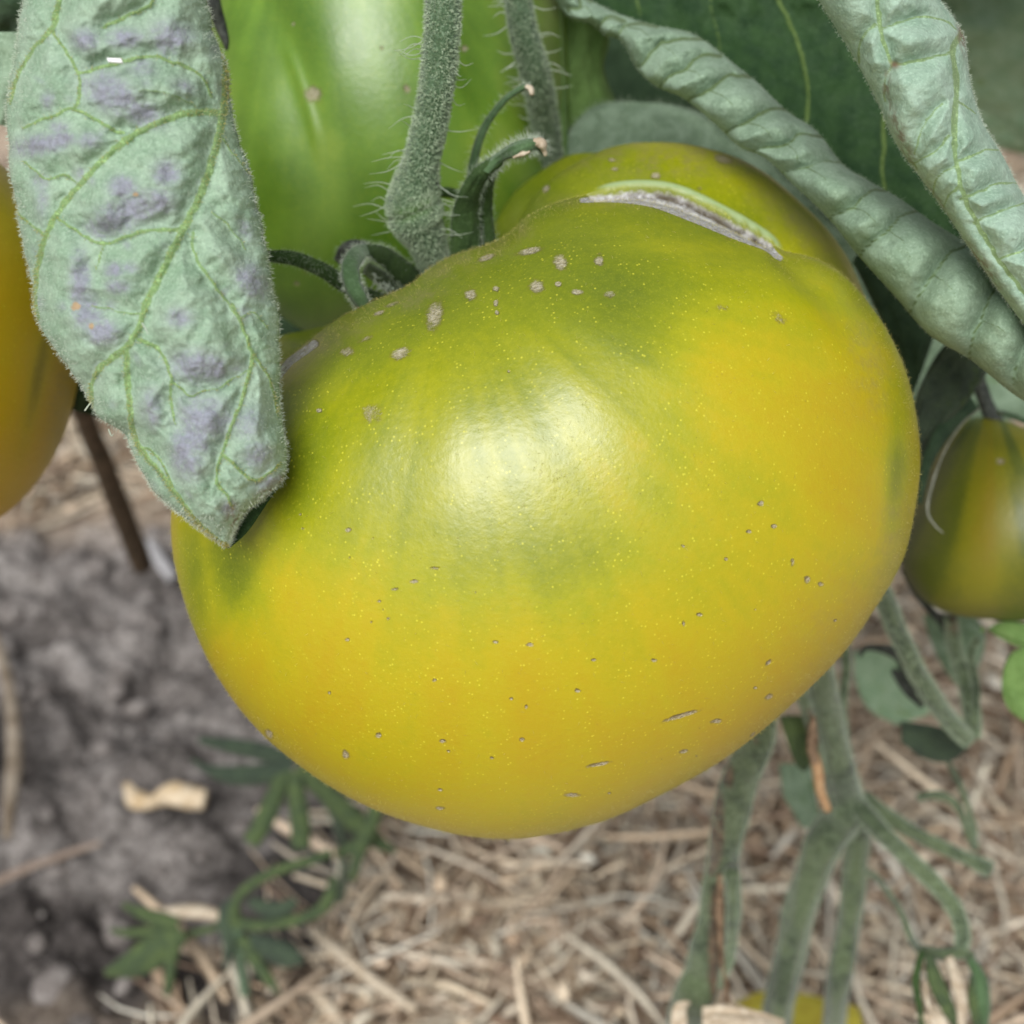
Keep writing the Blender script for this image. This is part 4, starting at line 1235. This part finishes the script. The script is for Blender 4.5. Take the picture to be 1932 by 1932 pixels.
pstem([(1540, 1230, 25.5), (1556, 1310, 26.3), (1572, 1400, 27.2), (1590, 1480, 28), (1596, 1530, 28.4), (1558, 1585, 28.8), (1520, 1680, 29.4), (1492, 1790, 30.2), (1462, 1940, 31.5), (1440, 2120, 34.5), (1425, 2300, 38.5)],
      [26, 31, 34, 38, 44, 36, 33, 32, 32, 32], 'thick main stem forking at lower right', 5000, [(1570, 1540, 16, 20, 0, .3), (1575, 1932, 30, 30, 0, .5)], seed=1)
pstem([(1585, 1540, 29), (1615, 1575, 29.6), (1612, 1650, 30), (1601, 1750, 30.6), (1575, 1920, 32), (1560, 2250, 38.5)], [20, 27, 27, 26, 25, 25], 'shaded stem behind the fork', 1500)
pstem([(1592, 1500, 28.2), (1625, 1530, 28), (1677, 1583, 27.6), (1720, 1625, 27.2), (1765, 1668, 27), (1800, 1712, 26.9), (1816, 1760, 26.9), (1812, 1795, 27)], [20, 22, 19, 18, 17, 16, 15, 12], 'branch curving down to the right from the fork', 2500)
pstem([(1630, 1500, 29), (1680, 1545, 29), (1765, 1592, 29), (1830, 1622, 29), (1868, 1640, 29)], [12, 17, 15, 14, 17], 'blunt side branch pointing right', 900)
pstem([(1622, 1642, 30), (1650, 1652, 29.6), (1675, 1683, 29), (1700, 1720, 28.4), (1722, 1775, 27.8), (1745, 1800, 27.2)], [5, 6, 6, 6, 8, 9], 'thin tendril-like stalk below the fork', 300)
pstem([(1785, 1430, 30), (1815, 1490, 30), (1836, 1560, 30), (1838, 1600, 29.6)], [5, 6, 7, 9], 'thin looping stalk at the right', 200)
pstem([(1730, 1505, 30), (1770, 1500, 30), (1805, 1520, 30), (1835, 1590, 29.8)], [7, 9, 8, 8], None, 200)
pstem([(1590, 1180, 27.5), (1597, 1260, 27.6), (1590, 1340, 27.8), (1600, 1430, 28)], [9, 9, 9, 10], 'slender stalk climbing beside the main stem', 500)
pstem([(1648, 1080, 25), (1672, 1140, 25.4), (1700, 1205, 25.8), (1735, 1275, 26.3), (1780, 1345, 26.8), (1826, 1396, 27.2)], [18, 20, 20, 20, 19, 17], 'stem running down from behind the big tomato to a joint', 2500)
pstem([(1832, 1392, 27.3), (1834, 1340, 27.4), (1815, 1270, 27.6), (1800, 1215, 27.3), (1795, 1165, 27)], [20, 17, 17, 15, 12], 'stalk rising from the joint toward the striped tomato', 1500, [(1800, 1180, 30, 30, 0, .6)])
pstem([(1838, 1370, 27), (1842, 1300, 27.2), (1832, 1235, 27.3), (1845, 1205, 27.2)], [9, 8, 7, 6], None, 400)
pstem([(1445, 1340, 24.5), (1425, 1410, 25), (1392, 1480, 25.6), (1372, 1570, 26.3), (1358, 1650, 27), (1348, 1740, 27.6), (1330, 1830, 28.2), (1300, 1940, 29.5), (1270, 2250, 38.5)], [26, 36, 38, 36, 34, 38, 40, 50, 52],
      'dark withered stem with brown decay left of the fork', 3000, [(1348, 1570, 20, 95, 3, 1.1), (1352, 1800, 18, 150, 0, 1), (1372, 1460, 20, 40, 0, .6), (1425, 1400, 12, 20, 0, .5)], seed=6, flat=.5)
pstem([(1380, 1640, 26.3), (1384, 1720, 26.8), (1376, 1800, 27.4), (1360, 1860, 27.8)], [18, 16, 12, 6], None, 800)
pstem([(1500, 1270, 25.7), (1520, 1330, 26.2), (1540, 1400, 26.8), (1556, 1460, 27.3)], [14, 14, 10, 4], None, 600, [(1530, 1360, 20, 80, 0, .5)])
tube('scar', [(1528, 1405, 26.2), (1540, 1440, 26.4), (1548, 1490, 26.7), (1562, 1530, 27)], [8, 10, 10, 7], M_TANB, plant, n=30, m=10, rough=.2, flat=.6, label='orange-brown peeled scar on the main stem')
tube('scar', [(1535, 1350, 26), (1532, 1400, 26.1), (1536, 1440, 26.2)], [5, 11, 8], M_BROWN, plant, n=30, m=10, rough=.3, flat=.6, label='brown bark strip above the peeled scar')
tube('tendril', [(1362, 1650, 26.6), (1358, 1720, 26.9), (1362, 1800, 27.4), (1372, 1880, 27.8), (1370, 1960, 28)], [9, 8, 6, 5, 5], M_BROWN, plant, n=50, m=10, rough=.3, label='brown dried strand down the decayed stem')
blade('sepal', [(1724, 1262), (1690, 1232), (1655, 1222), (1630, 1224), (1622, 1240)], [12, 12, 8, 6, 3], [27.5, 27.6, 27.7, 27.8, 27.8], M_DARKS, plant, b=.1, label='dark curled dead sepal on the sloping stem')
blade('sepal', [(1745, 1330), (1715, 1300), (1690, 1270), (1684, 1262)], [10, 13, 8, 3], [27.6, 27.7, 27.8, 27.8], M_DARKS, plant, b=.1)
blade('sepal', [(1730, 1310), (1710, 1275), (1700, 1240), (1712, 1225)], [8, 9, 8, 6], [27.6, 27.7, 27.8, 27.8], M_DARKS, plant, b=.1)
tube('sepal', [(1702, 1075, 27.2), (1725, 1115, 27.4), (1762, 1158, 27.6), (1790, 1180, 27.6), (1800, 1230, 27.6)], [3, 6, 8, 16, 12], M_DARKS, plant, n=40, m=10)

# spent flower truss at the bottom right
tr = thing('flower_truss', 'withered flower truss with papery tan petals at the bottom right corner', 'flower', P(1790, 1950, 27))
tube('stalk', [(1738, 1792, 27.3), (1775, 1800, 27), (1812, 1798, 26.9), (1835, 1806, 26.9)], [10, 12, 12, 10], M_STEM2, tr, n=30, m=16)
for cl_, w_, mt_ in [([(1740, 1795), (1728, 1850), (1735, 1900), (1742, 1950)], [7, 8, 7, 4], M_SEPAL), ([(1752, 1800), (1765, 1850), (1790, 1905), (1812, 1950)], [8, 15, 13, 4], M_WEED),
                     ([(1790, 1805), (1805, 1850), (1815, 1900), (1812, 1960)], [8, 13, 12, 8], M_DRY), ([(1830, 1808), (1850, 1850), (1855, 1905), (1850, 1960)], [9, 14, 15, 10], M_SEPALP),
                     ([(1835, 1840), (1838, 1885), (1845, 1940)], [6, 12, 8], M_WEED), ([(1745, 1850), (1750, 1890), (1765, 1920)], [4, 6, 4], M_DRY), ([(1725, 1915), (1760, 1925), (1780, 1960)], [6, 10, 8], M_DRY),
                     ([(1755, 1900), (1780, 1930), (1785, 1975)], [8, 10, 8], M_DRY)]:
    blade('petal' if mt_ is M_DRY else 'sepal', cl_, w_, [26.8, 26.6, 26.6, 26.8][:len(cl_)], mt_, tr, b=.12, noise=.03, thick=.02)
# dead leaf scraps at the bottom edge
dl = thing('dead_leaf', 'torn papery dead leaf on the bottom edge in front of the stems', 'dead leaf', P(1360, 1960, 27))
ribbon('blade', [(1262, 1960), (1270, 1900), (1290, 1888), (1300, 1890)], [(1300, 1960), (1296, 1915), (1294, 1900), (1302, 1892)], [27.4, 27.3, 27.3, 27.3], .1, M_DRY, dl, n=30, m=14, a=(-100, 100), noise=.06, thick=.02)
ribbon('blade', [(1325, 1900), (1370, 1895), (1420, 1905), (1480, 1925)], [(1325, 1960), (1375, 1950), (1420, 1960), (1480, 1980)], [27, 26.9, 26.9, 27.1], .2, M_DRY, dl, n=50, m=24, a=(-100, 100), noise=.12, thick=.02)

# dark dead sepal at the green tomato's top left
blade('sepal', [(398, -30), (404, 10), (415, 45), (425, 75), (428, 95)], [14, 14, 12, 8, 3], [20.6, 20.7, 20.9, 21.0, 21.1], M_DARKS, gt, b=.1, label='dark shrivelled sepal tip beside the pale leaf')

# ------------------------------------------------------------------ weeds on the ground, lower left
wg = 'feathery weed seedlings at lower left'
w1 = thing('weed_seedling', 'weed seedling with blunt needle leaves fanning out just under the big tomato', 'weed', onground(np.array(560.), np.array(1650.)), wg)
for cl_, w_, D_, mt_ in [
    ([(555, 1440), (500, 1420), (440, 1408), (375, 1396)], [13, 15, 13, 6], [41, 41, 41, 41], M_WEEDD),
    ([(550, 1450), (500, 1460), (440, 1463), (390, 1450), (362, 1432)], [14, 17, 16, 8, 3], [41, 41, 41, 41, 41], M_WEEDD),
    ([(540, 1455), (520, 1500), (500, 1545), (472, 1592)], [14, 15, 16, 14], [41, 40.8, 40.6, 40.5], M_WEED),
    ([(556, 1455), (560, 1500), (566, 1550), (568, 1602)], [12, 15, 16, 15], [41, 40.8, 40.6, 40.5], M_WEED),
    ([(560, 1450), (620, 1500), (680, 1560), (715, 1590), (748, 1606)], [14, 16, 18, 12, 4], [41, 41.2, 41.4, 41.5, 41.6], M_WEED),
    ([(712, 1520), (698, 1560), (680, 1600), (664, 1660)], [12, 13, 12, 6], [40.6, 40.6, 40.6, 40.6], M_WEED),
    ([(690, 1590), (665, 1600), (632, 1612)], [13, 12, 6], [40.7, 40.7, 40.7], M_WEED)]:
    blade('leaf', cl_, [x * 1.2 for x in w_], D_, mt_, w1, b=.22, noise=.03)
tube('stem', [(600, 1480, 41.4), (640, 1560, 42), (650, 1640, 43), (640, 1700, 44)], [9, 9, 8, 8], M_WEEDD, w1, n=30, m=10, fuzz=(500, .12, .004, M_SCALE))
w2 = thing('weed_seedling', 'weed seedling with a looping stalk and thin leaves near the bottom left', 'weed', onground(np.array(470.), np.array(1960.)), wg)
tube('stem', [(444, 1745, 40), (452, 1800, 40.4), (460, 1860, 41), (472, 1960, 42)], [15, 12, 11, 11], M_STEM, w2, n=50, m=14)
tube('stem', [(440, 1735, 40), (446, 1700, 39.8), (475, 1668, 39.7), (530, 1640, 39.7), (590, 1622, 39.7), (626, 1608, 39.8)], [16, 10, 10, 10, 10, 8], M_WEED, w2, n=50, m=14)
tube('stem', [(445, 1742, 40), (490, 1746, 39.8), (550, 1738, 39.7), (600, 1720, 39.7), (622, 1692, 39.8), (630, 1655, 40)], [14, 11, 11, 12, 12, 8], M_WEED, w2, n=50, m=14)
for cl_, w_, mt_ in [([(455, 1770), (480, 1810), (505, 1845), (527, 1875)], [10, 12, 10, 3], M_WEED), ([(470, 1770), (510, 1790), (545, 1805), (572, 1815)], [12, 20, 20, 6], M_WEEDD),
                     ([(440, 1700), (425, 1730), (432, 1780), (425, 1830)], [10, 14, 10, 4], M_WEEDD), ([(470, 1700), (520, 1720), (560, 1700)], [8, 16, 8], M_WEEDD),
                     ([(335, 1745), (300, 1735), (265, 1722), (232, 1706)], [12, 14, 10, 5], M_WEED), ([(335, 1760), (290, 1758), (245, 1760), (208, 1755)], [9, 9, 8, 4], M_WEED),
                     ([(345, 1760), (300, 1790), (250, 1820), (198, 1836)], [14, 26, 22, 6], M_WEED), ([(335, 1760), (325, 1800), (320, 1840), (315, 1880)], [14, 11, 9, 6], M_WEED)]:
    blade('leaf', cl_, [x * 1.2 for x in w_], [40.0] * len(cl_), mt_, w2, b=.25, noise=.04)
o_, _, _ = tube('dry_twig', [(300, 1722, 40.2), (350, 1720, 40.1), (400, 1724, 40), (428, 1734, 40)], [8, 13, 13, 8], M_DRY, w2, n=30, m=12, rough=.25)
tube('stem', [(345, 1765, 40.4), (400, 1752, 40.3), (440, 1745, 40.2)], [8, 7, 8], M_WEED, w2, n=24, m=10)

# ------------------------------------------------------------------ bits lying on the soil
def lying(name, label, cat_, uv, r, mat, z=.004, flat=.7, rough=.2, n=40, m=14, group=None):
    q = np.array([onground(np.array(float(a)), np.array(float(b)), z) for a, b in uv])
    uu, vv, dd = proj(q)
    base = q.mean(0)
    o, _, _ = tube(name, list(zip(uu, vv, dd)), r, mat, None, n=n, m=m, rough=rough, flat=flat, loc=base)
    o['label'] = label
    o['category'] = cat_
    if group:
        o['group'] = group
    return o


lying('wood_chip', 'pale curled wood chip lying on the dark soil at the left', 'wood chip', [(238, 1478), (256, 1508), (285, 1514), (312, 1500), (345, 1502), (388, 1508)], [6, 18, 13, 20, 24, 18], M_CHIP, .008, rough=.35)
lying('dry_stalk', 'thick pale straw stalk slanting down right below the weed', 'straw', [(585, 1752), (660, 1815), (730, 1870), (785, 1905)], [11, 11, 11, 10], M_DRY, .02)
lying('dry_stalk', 'shorter pale straw stalk below the slanting one at the bottom', 'straw', [(575, 1855), (620, 1900), (650, 1940)], [12, 12, 10], M_DRY, .012)
lying('dry_stalk', 'weathered beige stalk standing up at the left edge', 'straw', [(-30, 1150), (10, 1270), (28, 1400), (22, 1480), (14, 1580)], [9, 11, 15, 15, 9], plain('weathered_stalk', (.17, .13, .09), (.32, .27, .21), .8, 100), .02)
lying('dry_stalk', 'pale straw crossing the dark soil left of the weeds', 'straw', [(-10, 1665), (60, 1635), (130, 1610), (190, 1590)], [9, 8, 7, 5], plain('dull_straw', (.24, .18, .14), (.36, .29, .24), .8, 100), .004)
lying('pale_fleck', 'small white scrap beside the brown stick and the big tomato', 'scrap', [(282, 1020), (300, 1055), (326, 1090)], [8, 13, 12], plain('pale_scrap', (.34, .33, .33), (.48, .47, .48), .7), .004)
# brown stick leaning on the soil
sb = P(268, 1060, 50)
stk, _, _ = tube('stick', [(120, 690, 40), (160, 790, 43), (200, 890, 46), (235, 980, 49), (268, 1066, 52)], [18, 20, 21, 21, 20], M_STICK, None, n=60, m=16, rough=.08, loc=sb)
stk['label'] = 'dark brown stick leaning behind the tip of the pale leaf'
stk['category'] = 'stick'
